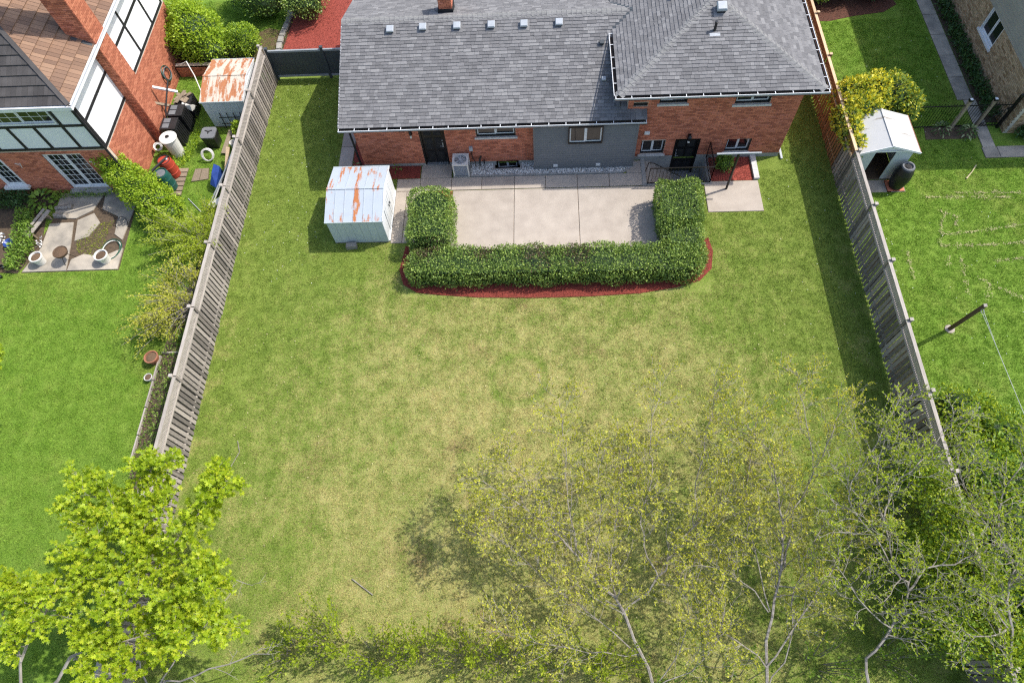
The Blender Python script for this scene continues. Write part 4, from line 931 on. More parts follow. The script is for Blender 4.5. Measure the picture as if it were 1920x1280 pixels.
def line_pole():
    T = thing('clothesline_pole', 'black T-shaped clothesline pole standing on the right concrete slab', 'pole', (7.4, 17.25, 0))
    part('post', MB().tube([(7.4, 17.25, 0), (7.4, 17.25, 2.02)], .045, 12), 'black_paint', T); part('crossbar', MB().bar((6.58, 17.25, 2.04), (8.22, 17.25, 2.04), .05, .05), 'vent_grey', T)
    for x in (6.65, 7.0, 7.8, 8.15): part('hook', MB().ring((x, 17.25, 2.0), .025, .006, 10, 4, axis=(0, 1, 0)), 'galv', T)
    T2 = thing('clothesline_post', 'leaning brown wooden clothesline post on the right lawn', 'post', (14.24, 10.8, 0))
    part('post', MB().bar((14.24, 10.8, -.05), (14.13, 10.52, 2.18), .1, .1, (0, 1, 0)), 'dark_wood', T2); part('post_top', MB().bar((14.13, 10.52, 2.181), (14.128, 10.515, 2.2), .102, .102, (0, 1, 0)), 'rail_wood', T2)
    part('footing', MB().lathe([(.16, -.05), (.17, .03), (.12, .05)], (14.26, 10.8, 0), 9), 'concrete', T2)
    part('pulley', MB().ring((14.13, 10.42, 1.98), .07, .015, 14, 5, axis=(1, 0, 0)), 'galv', T2)
    for dx in (-.03, .05):
        o = part('clothesline', MB().tube([(14.13 + dx * .3, 10.4, 2.04 - .12 * (dx > 0))] + [(14.13 + dx + (15.2 - 14.13) * t, 10.4 - 13 * t, 2.0 - .25 * math.sin(math.pi * t) - .1 * (dx > 0)) for t in (.1, .25, .4, .6, .8, 1)], .007, 4), 'white_plastic', T2)
line_pole()
tag(part('concrete_block', MB().prism([(-7.68, 14.70), (-7.27, 14.74), (-7.29, 14.93), (-7.69, 14.9)], 0, .2), 'stone'), 'loose concrete block against the front of the grey shed', 'block')

def lathe_thing(name, label, cat, prof, loc, mat, lid=None, group=None, n=24, extra=None):
    T = thing(name, label, cat, loc, group); M_ = Matrix.Translation(Vector(loc)); part('body', MB().lathe(prof, (0, 0, 0), n), mat, T, M_, smooth=False)
    if lid: part('lid', MB().lathe(lid[0], (0, 0, 0), n), lid[1], T, M_)
    if extra: extra(T, M_)
    return T
drum = [(.26, 0), (.285, .03), (.30, .2), (.315, .28), (.30, .3), (.305, .5), (.315, .62), (.30, .65), (.285, .85), (.27, .9), (.25, .905), (.25, .88), (.0, .88)]
def ringlid(T, M_): part('rim', MB().ring((0, 0, .91), .255, .016, 24, 6), 'black_plastic', T, M_); part('bung', MB().lathe([(.05, .88), (.05, .92)], (.1, .05, 0), 10), 'white_plastic', T, M_)
lathe_thing('drum', 'red plastic drum with black rim beside the green drum', 'barrel', drum, (-15.62, 18.72, .08), 'red_plastic', extra=ringlid)
def gl(T, M_): part('rim', MB().ring((0, 0, .91), .255, .016, 24, 6), 'green_plastic', T, M_); part('top_disc', MB().lathe([(.2, .885), (.2, .9)], (0, 0, 0), 20), 'grey_plastic', T, M_)
lathe_thing('drum', 'dark green plastic drum beside the clipped lime bush', 'barrel', drum, (-15.58, 18.02, .08), 'green_plastic', extra=gl)
struct('pallet', MB().box(-15.9, -15.15, 17.6, 19.1, -.01, .03), 'soil')
bp = [bpy.data.objects['pallet']]; bp[0]['label'] = 'low plank platform under the two drums'
for k in range(6): part('plank', MB().box(-15.95, -15.1, 17.62 + k * .25, 17.82 + k * .25, .032, .075), 'old_wood', bp[0])
tag(part('pipe', MB().tube([(-16.0, 17.9, 1.05), (-15.75, 18.35, 1.05), (-15.5, 18.9, .98)], .05, 8), 'black_plastic'), 'black pipe lying across the red and green drums', 'pipe')
lathe_thing('rain_barrel', 'black rain barrel with grey top in front of white shed', 'barrel', [(.24, 0), (.29, .1), (.335, .4), (.345, .55), (.33, .8), (.27, 1.02), (.25, 1.06), (.22, 1.08), (.0, 1.08)], (13.95, 17.18, .06), 'black_plastic',
            extra=lambda T, M_: (part('top_ring', MB().ring((0, 0, 1.09), .2, .05, 24, 6), 'grey_plastic', T, M_), part('opening', MB().lathe([(.09, 1.085), (.09, 1.1)], (0, 0, 0), 14), 'black_matte', T, M_)))
bs = struct('barrel_stand', MB().box(13.6, 14.3, 16.9, 17.48, -.02, .03), 'stone', 'brick footing under the rain barrel')
for k in range(3): part('brick', MB().box(13.62 + k * .22, 13.82 + k * .22, 16.92, 17.46, .031, .058), 'brick', bs)
def white_bin():
    T = thing('wheeled_bin', 'tall off-white plastic bin with round lid by brick wall', 'bin', (-15.75, 19.95, 0)); M_ = Matrix.Translation((-15.75, 19.95, 0))
    part('body', MB().lathe([(.25, 0), (.27, .04), (.33, .95), (.33, .96)], (0, 0, 0), 22), 'white_plastic', T, M_); part('lid', MB().lathe([(.37, .96), (.375, .99), (.34, 1.02), (.0, 1.04)], (0, 0, 0), 22), 'white_plastic', T, M_); part('handle', MB().lathe([(.085, 1.03), (.085, 1.06), (.06, 1.07)], (0, 0, 0), 12), 'black_plastic', T, M_)
white_bin()
def composter(x, y, label, h=.95):
    T = thing('composter', label, 'composter', (x, y, 0)); s = .37
    part('body', MB().add([(x - s, y - s, 0), (x + s, y - s, 0), (x + s, y + s, 0), (x - s, y + s, 0), (x - s * .85, y - s * .85, h), (x + s * .85, y - s * .85, h), (x + s * .85, y + s * .85, h), (x - s * .85, y + s * .85, h)], [(0, 1, 5, 4), (1, 2, 6, 5), (2, 3, 7, 6), (3, 0, 4, 7), (4, 5, 6, 7), (3, 2, 1, 0)]), 'black_plastic', T)
    for k in range(5):
        yy = y - s * .7 + k * s * .35; part('rib', MB().bar((x + s * .98 + .01, yy, .1), (x + s * .86 + .02, yy, h - .08), .03, .03), 'black_plastic', T)
    lid = part('lid', MB().box(x - s * .92, x + s * .92, y - s * .9, y + s * .9, h, h + .05), 'black_plastic', T)
    for yy in (-.4, .4): part('lid_panel', MB().box(x - s * .65, x + s * .1, y + s * (yy - .33), y + s * (yy + .33), h + .05, h + .07), 'grey_plastic', lid)
composter(-15.9, 20.75, 'black ribbed composter bin just behind the white bin'); composter(-15.82, 21.55, 'black ribbed composter bin beside the heap of timber', .92)
def crate():
    T = thing('planter_box', 'black slatted bin filled with brown boards behind composters', 'bin', (-15.75, 22.4, 0)); x0, x1, y0, y1 = -16.1, -15.4, 22.02, 22.75
    part('body', MB().box(x0, x1, y0, y1, 0, .8), 'black_plastic', T)
    for k in range(7): part('slat', MB().box(x1, x1 + .025, y0 + .03 + k * .1, y0 + .09 + k * .1, .05, .78), 'black_plastic', T)
    for k, (a, b) in enumerate((((-16.1, 22.1, .84), (-15.45, 22.7, .86)), ((-16.05, 22.45, .88), (-15.5, 22.1, .9)), ((-16.1, 22.7, .83), (-15.5, 22.3, .84)), ((-15.95, 22.05, .92), (-15.7, 22.75, .94)), ((-16.12, 22.3, .86), (-15.6, 22.6, .93)))):
        tag(part('plank', MB().bar(a, b, .14, .03), 'old_wood'), ['pale short board across the black slatted bin', 'brown board crossing the middle of the slatted bin', 'dark short board at the far edge of the slatted bin', 'long top board lying lengthwise on the slatted bin', 'tilted board propped on the slatted bin'][k], 'board', 'boards on the slatted bin')
    tag(part('bag', MB().add([(-15.72, 21.95, .82), (-15.36, 22.0, .8), (-15.3, 22.3, .5), (-15.34, 22.15, .45), (-15.4, 21.95, .5), (-15.7, 22.1, .9)], [(0, 1, 5), (1, 2, 5), (1, 4, 3, 2), (0, 4, 1), (0, 5, 4), (2, 3, 5), (3, 4, 5)]), 'white_plastic'), 'white plastic bag hanging over the slatted bin', 'bag')
crate()
tag(part('gutter_length', MB().bar((-16.78, 22.4, 1.5), (-15.95, 22.6, 1.02), .11, .06), 'white_metal'), 'white length of gutter leaning out from brick wall', 'gutter')
tag(part('plank', MB().bar((-16.8, 21.8, 1.2), (-16.2, 21.95, .85), .14, .04), 'old_wood'), 'brown board leaning against brick wall by composters', 'board')
tag(part('pole', MB().tube([(-16.3, 20.55, .2), (-16.25, 21.6, 1.0), (-16.15, 22.75, 1.55)], .035, 8), 'black_plastic'), 'long black pole leaning along the composters', 'pole')
tag(part('conduit', MB().tube([(-16.2, 24.2, 1.1), (-15.75, 24.1, 1.35), (-15.5, 23.7, .9), (-15.2, 23.0, .4), (-15.1, 22.4, .05)], .025, 6), 'white_plastic'), 'grey bent conduit rising beside the rusty shed', 'pipe')
lw_ = struct('retaining_wall', MB().box(-16.8, -15.0, 24.7, 24.9, 0, .62), 'mortar', 'low brown brick wall below the large lime bush')
brickwall(lw_, frame((-16.8, 24.7, 0)), 1.8, 0, .6, [], 'brick', 'mortar', name='wall_face', thick=.01)
def coil(name, label, c, axis, mats, rad, n, parent_cat='hose', tr=.016):
    T = thing(name, label, parent_cat, c)
    for k in range(n):
        o = rvec(1)[0] * .03; part('loop', MB().ring((c[0] + o[0], c[1] + o[1], c[2] + o[2]), rad * random.uniform(.8, 1.05), tr, 26, 5, axis=(axis[0] + o[0] * 3, axis[1] + o[1] * 3, axis[2] + o[2] * 3), sx=random.uniform(.75, 1)), mats[k % len(mats)], T)
    return T
coil('garden_hose', 'coiled dark hose hung on the orange brick wall', (-16.78, 23.85, .95), (1, 0, .15), ['black_plastic', 'hose_green', 'grey_plastic'], .34, 6)
coil('garden_hose', 'loose coil of green and white hose on the cracked patio', (-17.3, 14.95, .05), (0, 0, 1), ['hose_green', 'white_plastic'], .5, 5, tr=.014)
coil('garden_hose', 'small pale hose reel at the foot of the brick wall', (-16.55, 20.05, .35), (.5, -.2, .8), ['white_plastic', 'vent_grey'], .18, 5)
coil('hose_reel', 'white tangle of hose in front of the grey lidded bin', (-14.25, 19.55, .3), (.2, -.8, .5), ['white_plastic'], .26, 6, 'hose reel')
coil('hoop', 'thin dark hoop leaning at the patio edge under the bush', (-17.22, 16.2, .12), (.1, -.35, 1), ['black_plastic'], .33, 1, 'hoop', .014)
def grey_bin():
    T = thing('storage_bin', 'black square bin with grey lid beside the rusty shed', 'bin', (-14.25, 20.45, 0)); x0, x1, y0, y1 = -14.52, -13.95, 20.15, 20.72
    part('body', MB().add([(x0 + .05, y0 + .05, 0), (x1 - .05, y0 + .05, 0), (x1 - .05, y1 - .05, 0), (x0 + .05, y1 - .05, 0), (x0, y0, .66), (x1, y0, .66), (x1, y1, .66), (x0, y1, .66)], [(0, 1, 5, 4), (1, 2, 6, 5), (2, 3, 7, 6), (3, 0, 4, 7), (4, 5, 6, 7), (3, 2, 1, 0)]), 'black_plastic', T)
    c = .08; P8 = [(x0 - .03 + c, y0 - .03), (x1 + .03 - c, y0 - .03), (x1 + .03, y0 - .03 + c), (x1 + .03, y1 + .03 - c), (x1 + .03 - c, y1 + .03), (x0 - .03 + c, y1 + .03), (x0 - .03, y1 + .03 - c), (x0 - .03, y0 - .03 + c)]
    lid = part('lid', MB().prism(P8, .66, .72), 'grey_plastic', T)
    m = MB().bar((-14.4, 20.55, .728), (-14.24, 20.48, .728), .05, .015).bar((-14.08, 20.55, .728), (-14.23, 20.48, .728), .05, .015).bar((-14.235, 20.47, .728), (-14.235, 20.36, .728), .05, .015); part('lid_mark', m, 'black_matte', lid)
grey_bin()
lathe_thing('bucket', 'white bucket against the left board fence', 'bucket', [(.11, 0), (.14, .3), (.145, .31), (.12, .31), (.1, .05), (0, .05)], (-13.25, 20.15, .1), 'white_plastic', n=18)
tag(part('plank', MB().bar((-13.55, 21.0, .25), (-13.7, 19.8, .12), .2, .04), 'old_wood'), 'weathered plank lying by the grey lidded bin', 'board')
tag(part('plank', MB().bar((-13.35, 18.5, .05), (-13.2, 19.6, .7), .14, .05), 'rail_new'), 'yellowish plank leaning on the left board fence', 'board')
for k, (a, b, mt, lb) in enumerate((((-13.75, 17.0, .05), (-12.45, 18.7, 1.4), 'vent_grey', 'grey pole leaning lowest against the left board fence'), ((-13.6, 17.2, .05), (-12.4, 19.0, 1.5), 'white_metal', 'white pole leaning against the left board fence'), ((-13.5, 17.5, .05), (-12.4, 19.3, 1.45), 'black_plastic', 'black pole leaning highest against the left board fence'))):
    tag(part('pole', MB().tube([a, b], .03, 6), mt), lb, 'pole', 'poles leaning on the left fence')
tag(part('tarp', MB().add([(-13.75, 17.9, .35), (-13.5, 17.75, .3), (-13.3, 18.5, .75), (-13.55, 18.6, .8), (-13.6, 18.2, .7), (-13.62, 18.1, .03), (-13.35, 18.6, .03)], [(0, 1, 4), (1, 2, 4), (2, 3, 4), (3, 0, 4), (0, 5, 1), (1, 5, 6, 2), (3, 2, 6), (0, 3, 6, 5)]), 'blue_plastic'), 'blue and white folded tarp by leaning poles', 'tarp')
tag(part('tarp', MB().add([(-13.7, 16.9, .25), (-13.2, 17.1, .45), (-12.75, 17.4, .55), (-12.9, 17.0, .5), (-13.4, 16.7, .3), (-13.3, 16.95, .02)], [(0, 1, 4), (1, 2, 3), (1, 3, 4), (0, 5, 1), (4, 5, 0), (1, 5, 2), (3, 5, 4), (2, 5, 3)]), 'white_plastic'), 'crumpled white plastic sheet by the left board fence', 'tarp')
ss = struct('stepping_stones', MB().prism([(-14.85, 18.33), (-14.1, 18.45), (-14.2, 19.08), (-14.83, 19.05)], -.02, .01), 'soil', 'two brown paving stones in the side grass')
part('paving_stone', MB().prism([(-14.82, 18.35), (-14.5, 18.4), (-14.52, 19.05), (-14.8, 19.03)], .011, .05), 'old_wood', ss); part('paving_stone', MB().prism([(-14.47, 18.4), (-14.12, 18.47), (-14.22, 19.06), (-14.49, 19.05)], .011, .05), 'old_wood', ss)
tag(part('stick', MB().tube([(-14.75, 17.45, .03), (-13.95, 16.65, .06)], .018, 5), 'vent_grey'), 'thin grey stick in the side grass', 'stick')

# cracked patio of the left neighbour
def crack_patio():
    base = struct('cracked_patio', MB().prism([(-20.75, 13.92), (-16.75, 13.98), (-16.95, 17.9), (-20.4, 17.9), (-20.3, 16.6)], -.03, .008), 'soil', 'cracked stained concrete patio of the left neighbour')
    for poly in ([(-20.7, 13.95), (-18.9, 13.97), (-19.1, 15.2), (-19.35, 16.35), (-20.35, 16.3), (-20.3, 15.1)], [(-18.85, 13.98), (-16.8, 14.0), (-16.85, 15.0), (-17.6, 14.6), (-18.4, 14.75), (-18.85, 14.5)], [(-17.0, 15.4), (-16.88, 17.85), (-18.4, 17.88), (-18.3, 17.0), (-17.5, 16.6), (-17.4, 15.7)],
                 [(-18.45, 17.88), (-20.35, 17.88), (-20.3, 16.6), (-19.3, 16.55), (-18.7, 16.95)], [(-19.0, 15.4), (-18.5, 15.6), (-18.2, 16.3), (-18.6, 16.8), (-19.2, 16.45)]):
        part('slab', MB().prism(poly, .009, .045 + random.random() * .01), 'concrete_old', base)
crack_patio()
def pot(label, loc, r, h, mat, soil=True, group=None, plant=None):
    def ex(T, M_): part('soil', MB().lathe([(r * .86, h * .86), (r * .5, h * .93), (.0, h * .95)], (0, 0, 0), 16), 'dead_leaves', T, M_)
    return lathe_thing('plant_pot', label, 'pot', [(r * .68, 0), (r * .72, .01), (r * .95, h * .85), (r * 1.06, h * .86), (r * 1.06, h), (r * .9, h), (r * .87, h * .86), (0, h * .86)], loc, mat, n=20, extra=ex, group=group)
pot('white plant pot at the left edge of the cracked patio', (-20.0, 14.38, .05), .24, .42, 'white_plastic'); pot('white plant pot inside the loose hose coil', (-17.35, 14.4, .05), .25, .42, 'white_plastic')
pot('wide terracotta pot at the end of the left flower strip', (-14.2, 9.98, 0), .24, .36, 'terracotta'); pot('small pale pot beside the left flower strip', (-14.2, 9.25, 0), .14, .2, 'sill')
T = thing('planter_stand', 'round planter bowl on dark metal legs on cracked patio', 'planter', (-18.95, 14.5, 0))
part('bowl', MB().lathe([(.1, .42), (.24, .46), (.29, .58), (.28, .6), (.22, .52), (0, .5)], (-18.95, 14.5, 0), 20), 'dark_wood', T); part('soil', MB().lathe([(.25, .56), (.1, .6), (0, .61)], (-18.95, 14.5, 0), 16), 'dead_leaves', T)
for k in range(3): a = k * 2.1 + .4; part('leg', MB().tube([(-18.95 + .1 * math.cos(a), 14.5 + .1 * math.sin(a), .45), (-18.95 + .3 * math.cos(a), 14.5 + .3 * math.sin(a), .02)], .013, 5), 'black_paint', T)
T = thing('bench', 'low grey plank bench at the patio edge', 'bench', (-20.6, 16.1, 0))
for o in (-.13, .1): part('plank', MB().bar((-20.95 + o, 15.5 + o * -.3, .28), (-20.5 + o, 16.85 + o * -.3, .28), .17 if o > 0 else .1, .04), 'rail_wood', T)
for t in (.15, .85): part('leg', MB().bar((-21.08 + .45 * t, 15.5 + 1.35 * t, .13), (-20.72 + .45 * t, 15.4 + 1.35 * t, .13), .06, .26), 'old_wood', T)
for k, (a, b, lb) in enumerate((((-20.3, 17.05, .1), (-19.6, 17.12, .1), 'cut log nearer the house wall on the cracked patio'), ((-20.25, 16.7, .1), (-19.65, 16.62, .1), 'cut log nearer the bench on the cracked patio'))):
    tag(part('log', MB().tube([a, b], [.09, .1], 10), 'bark'), lb, 'log', 'logs on the cracked patio')
tag(part('bowl', MB().lathe([(.1, .02), (.2, .1), (.22, .14), (.2, .14), (.1, .05), (0, .04)], (-21.6, 15.25, .1), 18), 'blue_plastic'), 'blue bowl in the flower bed by the cracked patio', 'bowl')
T = thing('garden_cart', 'black wheeled mower deck at the left picture edge', 'mower', (-21.6, 13.9, 0))
part('deck', MB().box(-22.3, -21.6, 13.75, 14.15, .12, .26), 'black_matte', T); part('handle', MB().tube([(-21.7, 13.8, .25), (-22.6, 13.9, .8)], .015, 6), 'white_metal', T)
for y in (13.72, 14.18):
    wl = part('wheel', MB().lathe([(.1, -.025), (.12, -.02), (.12, .02), (.1, .025)], (-21.5, y, .12), 16, axis=(0, 1, 0)), 'black_plastic', T); part('hub', MB().lathe([(.05, -.03), (.05, .03)], (-21.5, y, .12), 10, axis=(0, 1, 0)), 'white_plastic', wl)
be = struct('bed_edging', MB().bar((-14.05, 6.0, .01), (-14.0, 10.2, .01), .1, .02), 'soil', 'line of pale edging boards along the left flower strip')
for k in range(4): part('edging_board', MB().bar((-14.03, 6.1 + k * 1.02, .07), (-14.02, 7.08 + k * 1.02, .07), .05, .15), 'rail_wood', be)
part('edging_board', MB().bar((-13.98, 10.25, .07), (-12.4, 10.3, .07), .05, .12), 'rail_wood', be)
tag(part('stick', MB().tube([(17.35, 18.12, .03), (17.1, 17.8, .04), (16.78, 17.46, .03)], [.03, .02, .035], 6), 'straw'), 'short pale stick on the right lawn near the path', 'stick')
tag(part('stick', MB().tube([(-5.99, 2.44, .05), (-5.29, 1.98, .05)], .016, 6), 'bark'), 'straight pale stick lying alone on the yard lawn', 'stick')

# ---------------------------------------------------------------- vegetation
def blob(c, r, seed=0, n=10, m=7):
    """lumpy dark core that stops the view through a dense bush"""
    vs, fs = [], []; rs = random.Random(seed)
    for i in range(m + 1):
        t = math.pi * i / m
        for k in range(n):
            a = 2 * math.pi * k / n; q = rs.uniform(.88, 1.06); vs.append((c[0] + r[0] * q * math.sin(t) * math.cos(a), c[1] + r[1] * q * math.sin(t) * math.sin(a), max(c[2] + r[2] * q * math.cos(t), .0)))
    for i in range(m):
        for k in range(n): k2 = (k + 1) % n; fs.append((i * n + k, (i + 1) * n + k, (i + 1) * n + k2, i * n + k2))
    return vs, fs
def lumps_leaves(lumps, n, spread=.16):
    L = arr(lumps); C, Rr = L[:, :3], L[:, 3:6]; A = (Rr[:, 0] * Rr[:, 1] + Rr[:, 1] * Rr[:, 2] + Rr[:, 0] * Rr[:, 2]); ix = rng.choice(len(L), n, p=A / A.sum())
    d = rvec(n); d[:, 2] = np.where(d[:, 2] < -.35, -d[:, 2], d[:, 2]); ph = rng.random(3) * 6
    k = 1 + .09 * np.sin(d[:, 0] * 7 + ph[0] + ix) + .08 * np.sin(d[:, 1] * 8 + ph[1] + 2 * ix) + .06 * np.sin(d[:, 2] * 9 + ph[2])
    r = k * (1.02 - np.abs(rng.normal(0, spread, n)))
    P = C[ix] + Rr[ix] * d * r[:, None]; P[:, 2] = np.maximum(P[:, 2], .03)
    return P, unit(d / Rr[ix])
def bush(name, label, cat, lumps, n, size, mat, loc=None, core='leaf_dark', group=None, spread=.16, up=.35, stems=True, mat2=None, frac2=0.0, lobed=False, wide=.55):
    loc = loc or (lumps[0][0], lumps[0][1], 0); T = thing(name, label, cat, loc, group)
    P, N = lumps_leaves(lumps, n, spread)
    D = unit(N * .7 + rvec(n) * .9 + np.array([0, 0, up])); Nn = unit(N + rvec(n) * .6 + np.array([0, 0, .3])); s = size * rng.uniform(.6, 1.3, n)
    k = int(n * (1 - frac2)); leaves('foliage', P[:k], D[:k], Nn[:k], s[:k], s[:k] * wide, mat, T, lobed)
    if frac2: leaves('foliage', P[k:], D[k:], Nn[k:], s[k:], s[k:] * wide, mat2, T, lobed)
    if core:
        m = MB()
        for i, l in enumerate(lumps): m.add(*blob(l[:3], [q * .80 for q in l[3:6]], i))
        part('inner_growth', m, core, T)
    if stems:
        m = MB(); l = lumps[0]
        for k in range(5):
            a = k * 1.3; m.tube([(loc[0] + .06 * math.cos(a), loc[1] + .06 * math.sin(a), -.02), (loc[0] + .2 * l[3] * math.cos(a), loc[1] + .2 * l[4] * math.sin(a), l[2])], [.03, .015], 5)
        part('stems', m, 'twig', T)
    return T

# clipped hedge round the patio
def hedge(label, boxes, loc, dens, dry=()):
    T = thing('clipped_hedge', label, 'hedge', loc); Ps, Ns = [], []
    core = MB()
    for (x0, x1, y0, y1, h) in boxes:
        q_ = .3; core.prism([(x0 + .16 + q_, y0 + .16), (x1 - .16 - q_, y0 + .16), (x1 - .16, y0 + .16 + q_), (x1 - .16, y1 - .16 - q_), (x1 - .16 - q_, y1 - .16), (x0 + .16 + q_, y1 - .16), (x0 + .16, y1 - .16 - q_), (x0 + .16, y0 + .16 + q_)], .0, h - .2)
        ctr = arr([(x0 + x1) / 2, (y0 + y1) / 2, h * .3]); hv = arr([(x1 - x0) / 2, (y1 - y0) / 2, h * .7])
        area = (x1 - x0) * (y1 - y0) + 2 * h * ((x1 - x0) + (y1 - y0)); n = int(area * dens)
        f = rng.choice(3, n, p=arr([2 * h * (y1 - y0), 2 * h * (x1 - x0), (x1 - x0) * (y1 - y0)]) / area); u = rng.uniform(-1, 1, (n, 3)); sg = np.where(rng.random(n) < .5, -1., 1.)
        q = u.copy(); q[np.arange(n), f] = sg; q[f == 2, 2] = 1.0
        # rounded edges and corners
        P = ctr + hv * q; rr_ = .55 if x1 - x0 > 5 else .3; lo = arr([x0 + rr_, y0 + rr_, -9]); hi = arr([x1 - rr_, y1 - rr_, h - .2]); inn = np.clip(P, lo, hi); vv = P - inn; ln = np.linalg.norm(vv / arr([rr_, rr_, .2]), axis=1, keepdims=True); P = inn + vv / np.maximum(ln, 1e-6); nn = unit(vv)
        wob = .05 * np.sin(P[:, 0] * 2.3 + P[:, 1] * 1.1) + .04 * np.sin(P[:, 0] * 5.1 + P[:, 2] * 3) + .035 * np.sin(P[:, 1] * 4.3 + 1)
        P = P + nn * (wob - np.abs(rng.normal(0, .06, n)) + .03 + .09 * (rng.random(n) < .04))[:, None]; keep = P[:, 2] > .1
        for (a, b, c, d, hh) in boxes:      # nothing inside a neighbouring block
            keep &= ~((P[:, 0] > a + .2) & (P[:, 0] < b - .2) & (P[:, 1] > c + .2) & (P[:, 1] < d - .2) & (P[:, 2] < hh - .2))
        Ps.append(P[keep]); Ns.append(nn[keep])
    P, N = np.concatenate(Ps), np.concatenate(Ns); n = len(P); D = unit(N * .55 + rvec(n) + np.array([0, 0, .45])); Nn = unit(N * .8 + rvec(n) * .8 + np.array([0, 0, .3])); s = rng.uniform(.05, .105, n)
    isdry = np.zeros(n, bool)
    for (a, b, r) in dry: isdry |= (np.hypot(P[:, 0] - a, P[:, 1] - b) + rng.normal(0, .16, n) < r) & (rng.random(n) < .7)
    for sel, mt in ((~isdry, 'leaf_hedge'), (isdry, 'leaf_hedge_dry')): leaves('foliage', P[sel], D[sel], Nn[sel], s[sel], s[sel] * .5, mt, T)
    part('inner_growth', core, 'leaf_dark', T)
hedge('long clipped green hedge enclosing three sides of the patio', [(-5.05, 5.85, 12.84, 14.2, 1.0), (-5.1, -3.45, 14.3, 16.72, 1.3), (4.6, 5.98, 13.3, 15.2, 1.08), (4.42, 6.05, 14.85, 16.85, 1.32)], (.5, 13.5, 0), 800, dry=((-.2, 13.6, .5), (1.3, 13.7, .45), (-4.3, 13.9, .4), (-2.2, 13.8, .3)))

bush('small_shrub', 'small bright green shrub in mulch beneath basement window', 'shrub', [(7.42, 18.3, .3, .36, .34, .34), (7.3, 18.4, .35, .22, .22, .25)], 900, .09, 'leaf_green')
bush('lime_bush', 'large rounded lime green bush against the orange brick wall', 'bush', [(-15.75, 26.0, 1.2, 1.25, 1.15, 1.3), (-16.2, 26.6, 1.3, .95, .9, 1.2), (-15.2, 25.5, .9, .85, .8, .9), (-16.35, 25.7, 1.0, .7, .8, 1.0)], 9000, .12, 'leaf_lime')
bush('round_bush', 'small rounded clipped bush behind the rusty shed', 'bush', [(-13.85, 26.2, .65, .82, .78, .75)], 4200, .085, 'leaf_lime', mat2='leaf_green', frac2=.35)
bush('dark_bush', 'large dark green bush at the top edge of the picture', 'bush', [(-13.4, 28.9, .9, 1.35, 1.1, 1.1), (-14.2, 29.6, 1.0, 1.0, 1.0, 1.1)], 6500, .09, 'leaf_shade', mat2='leaf_green', frac2=.45)
bush('dark_bush', 'grey-green bush with reddish stems above the red mulch', 'bush', [(-11.25, 28.6, .9, 1.15, 1.0, .95), (-11.0, 29.4, 1.0, 1.0, .9, .9)], 5500, .09, 'leaf_hedge', mat2='leaf_variegated', frac2=.08)
bush('lime_hedge', 'wedge-shaped lime green bush in front of the half-timbered house', 'bush', [(-17.3, 18.1, 1.25, .62, .5, .95), (-16.9, 17.75, .95, .75, .65, .85), (-16.2, 17.2, .85, .9, .75, .85), (-15.5, 16.7, .75, .85, .7, .75), (-14.95, 16.3, .6, .7, .6, .65)], 10500, .10, 'leaf_lime', loc=(-16.1, 17.1, 0))
bush('yellow_shrub', 'broad golden yellow shrub spilling over the right fence', 'shrub', [(12.5, 20.3, 1.35, .95, 1.05, .9), (13.2, 20.6, 1.4, .9, .9, .85), (12.0, 19.3, 1.35, .5, .75, .75), (11.95, 18.6, 1.45, .38, .55, .6), (12.0, 18.0, 1.45, .33, .45, .45), (12.7, 19.6, 1.7, .6, .5, .45)], 7000, .13, 'leaf_yellow', loc=(12.6, 20.3, 0), mat2='leaf_mixed', frac2=.3, wide=.6)
bush('yellow_shrub', 'green shrub flecked with yellow beside the golden shrub', 'shrub', [(14.0, 20.7, 1.3, .95, .9, .85), (14.65, 20.4, 1.15, .6, .7, .7), (13.6, 21.2, 1.25, .75, .5, .7)], 4600, .12, 'leaf_mixed', mat2='leaf_yellow', frac2=.3, wide=.6)
bush('evergreen_bush', 'dense green bush beyond the lower right fence', 'bush', [(13.0, 7.3, .9, .95, .9, .95), (13.9, 6.6, .85, 1.0, 1.0, .95), (13.0, 5.6, 1.0, 1.0, 1.1, 1.0), (14.2, 5.2, .9, 1.1, 1.1, .9), (13.2, 3.9, .9, 1.0, 1.1, 1.0)], 12500, .11, 'leaf_green', mat2='leaf_shoot', frac2=.4, loc=(13.4, 5.9, 0))
bush('fence_thicket', 'loose yellow-green thicket hiding the near end of the right fence', 'thicket', [(11.0, 5.2, 1.5, .7, .9, .9), (11.3, 3.9, 1.6, .9, 1.0, .9), (10.6, 2.9, 1.3, .9, 1.0, 1.0), (11.6, 2.2, 1.6, .9, 1.0, .9), (10.8, 1.2, 1.4, 1.0, 1.0, 1.0), (11.9, .6, 1.6, .9, .9, .9)], 15000, .10, 'leaf_shoot', core=None, spread=.45, mat2='leaf_green', frac2=.4, loc=(11.0, 3.0, 0))
bush('evergreen_bush', 'shaded bush at the lower right corner beyond the fence', 'bush', [(13.3, 2.2, .9, 1.1, 1.2, 1.0), (12.9, .6, .9, .9, 1.2, 1.0), (14.4, 1.6, .8, 1.0, 1.1, .9)], 6500, .12, 'leaf_green', mat2='leaf_shade', frac2=.35)
bush('foundation_shrub', 'leafy shrub at the corner of the tan brick house', 'shrub', [(19.7, 19.5, .3, .5, .3, .32), (20.3, 19.55, .3, .5, .3, .3)], 1300, .1, 'leaf_shade')
bush('front_bush', 'clipped green bush at the top of the right lawn', 'bush', [(12.9, 28.4, .7, 1.1, .9, .8), (14.2, 28.6, .7, .8, .8, .75)], 4200, .1, 'leaf_green', mat2='leaf_variegated', frac2=.15)
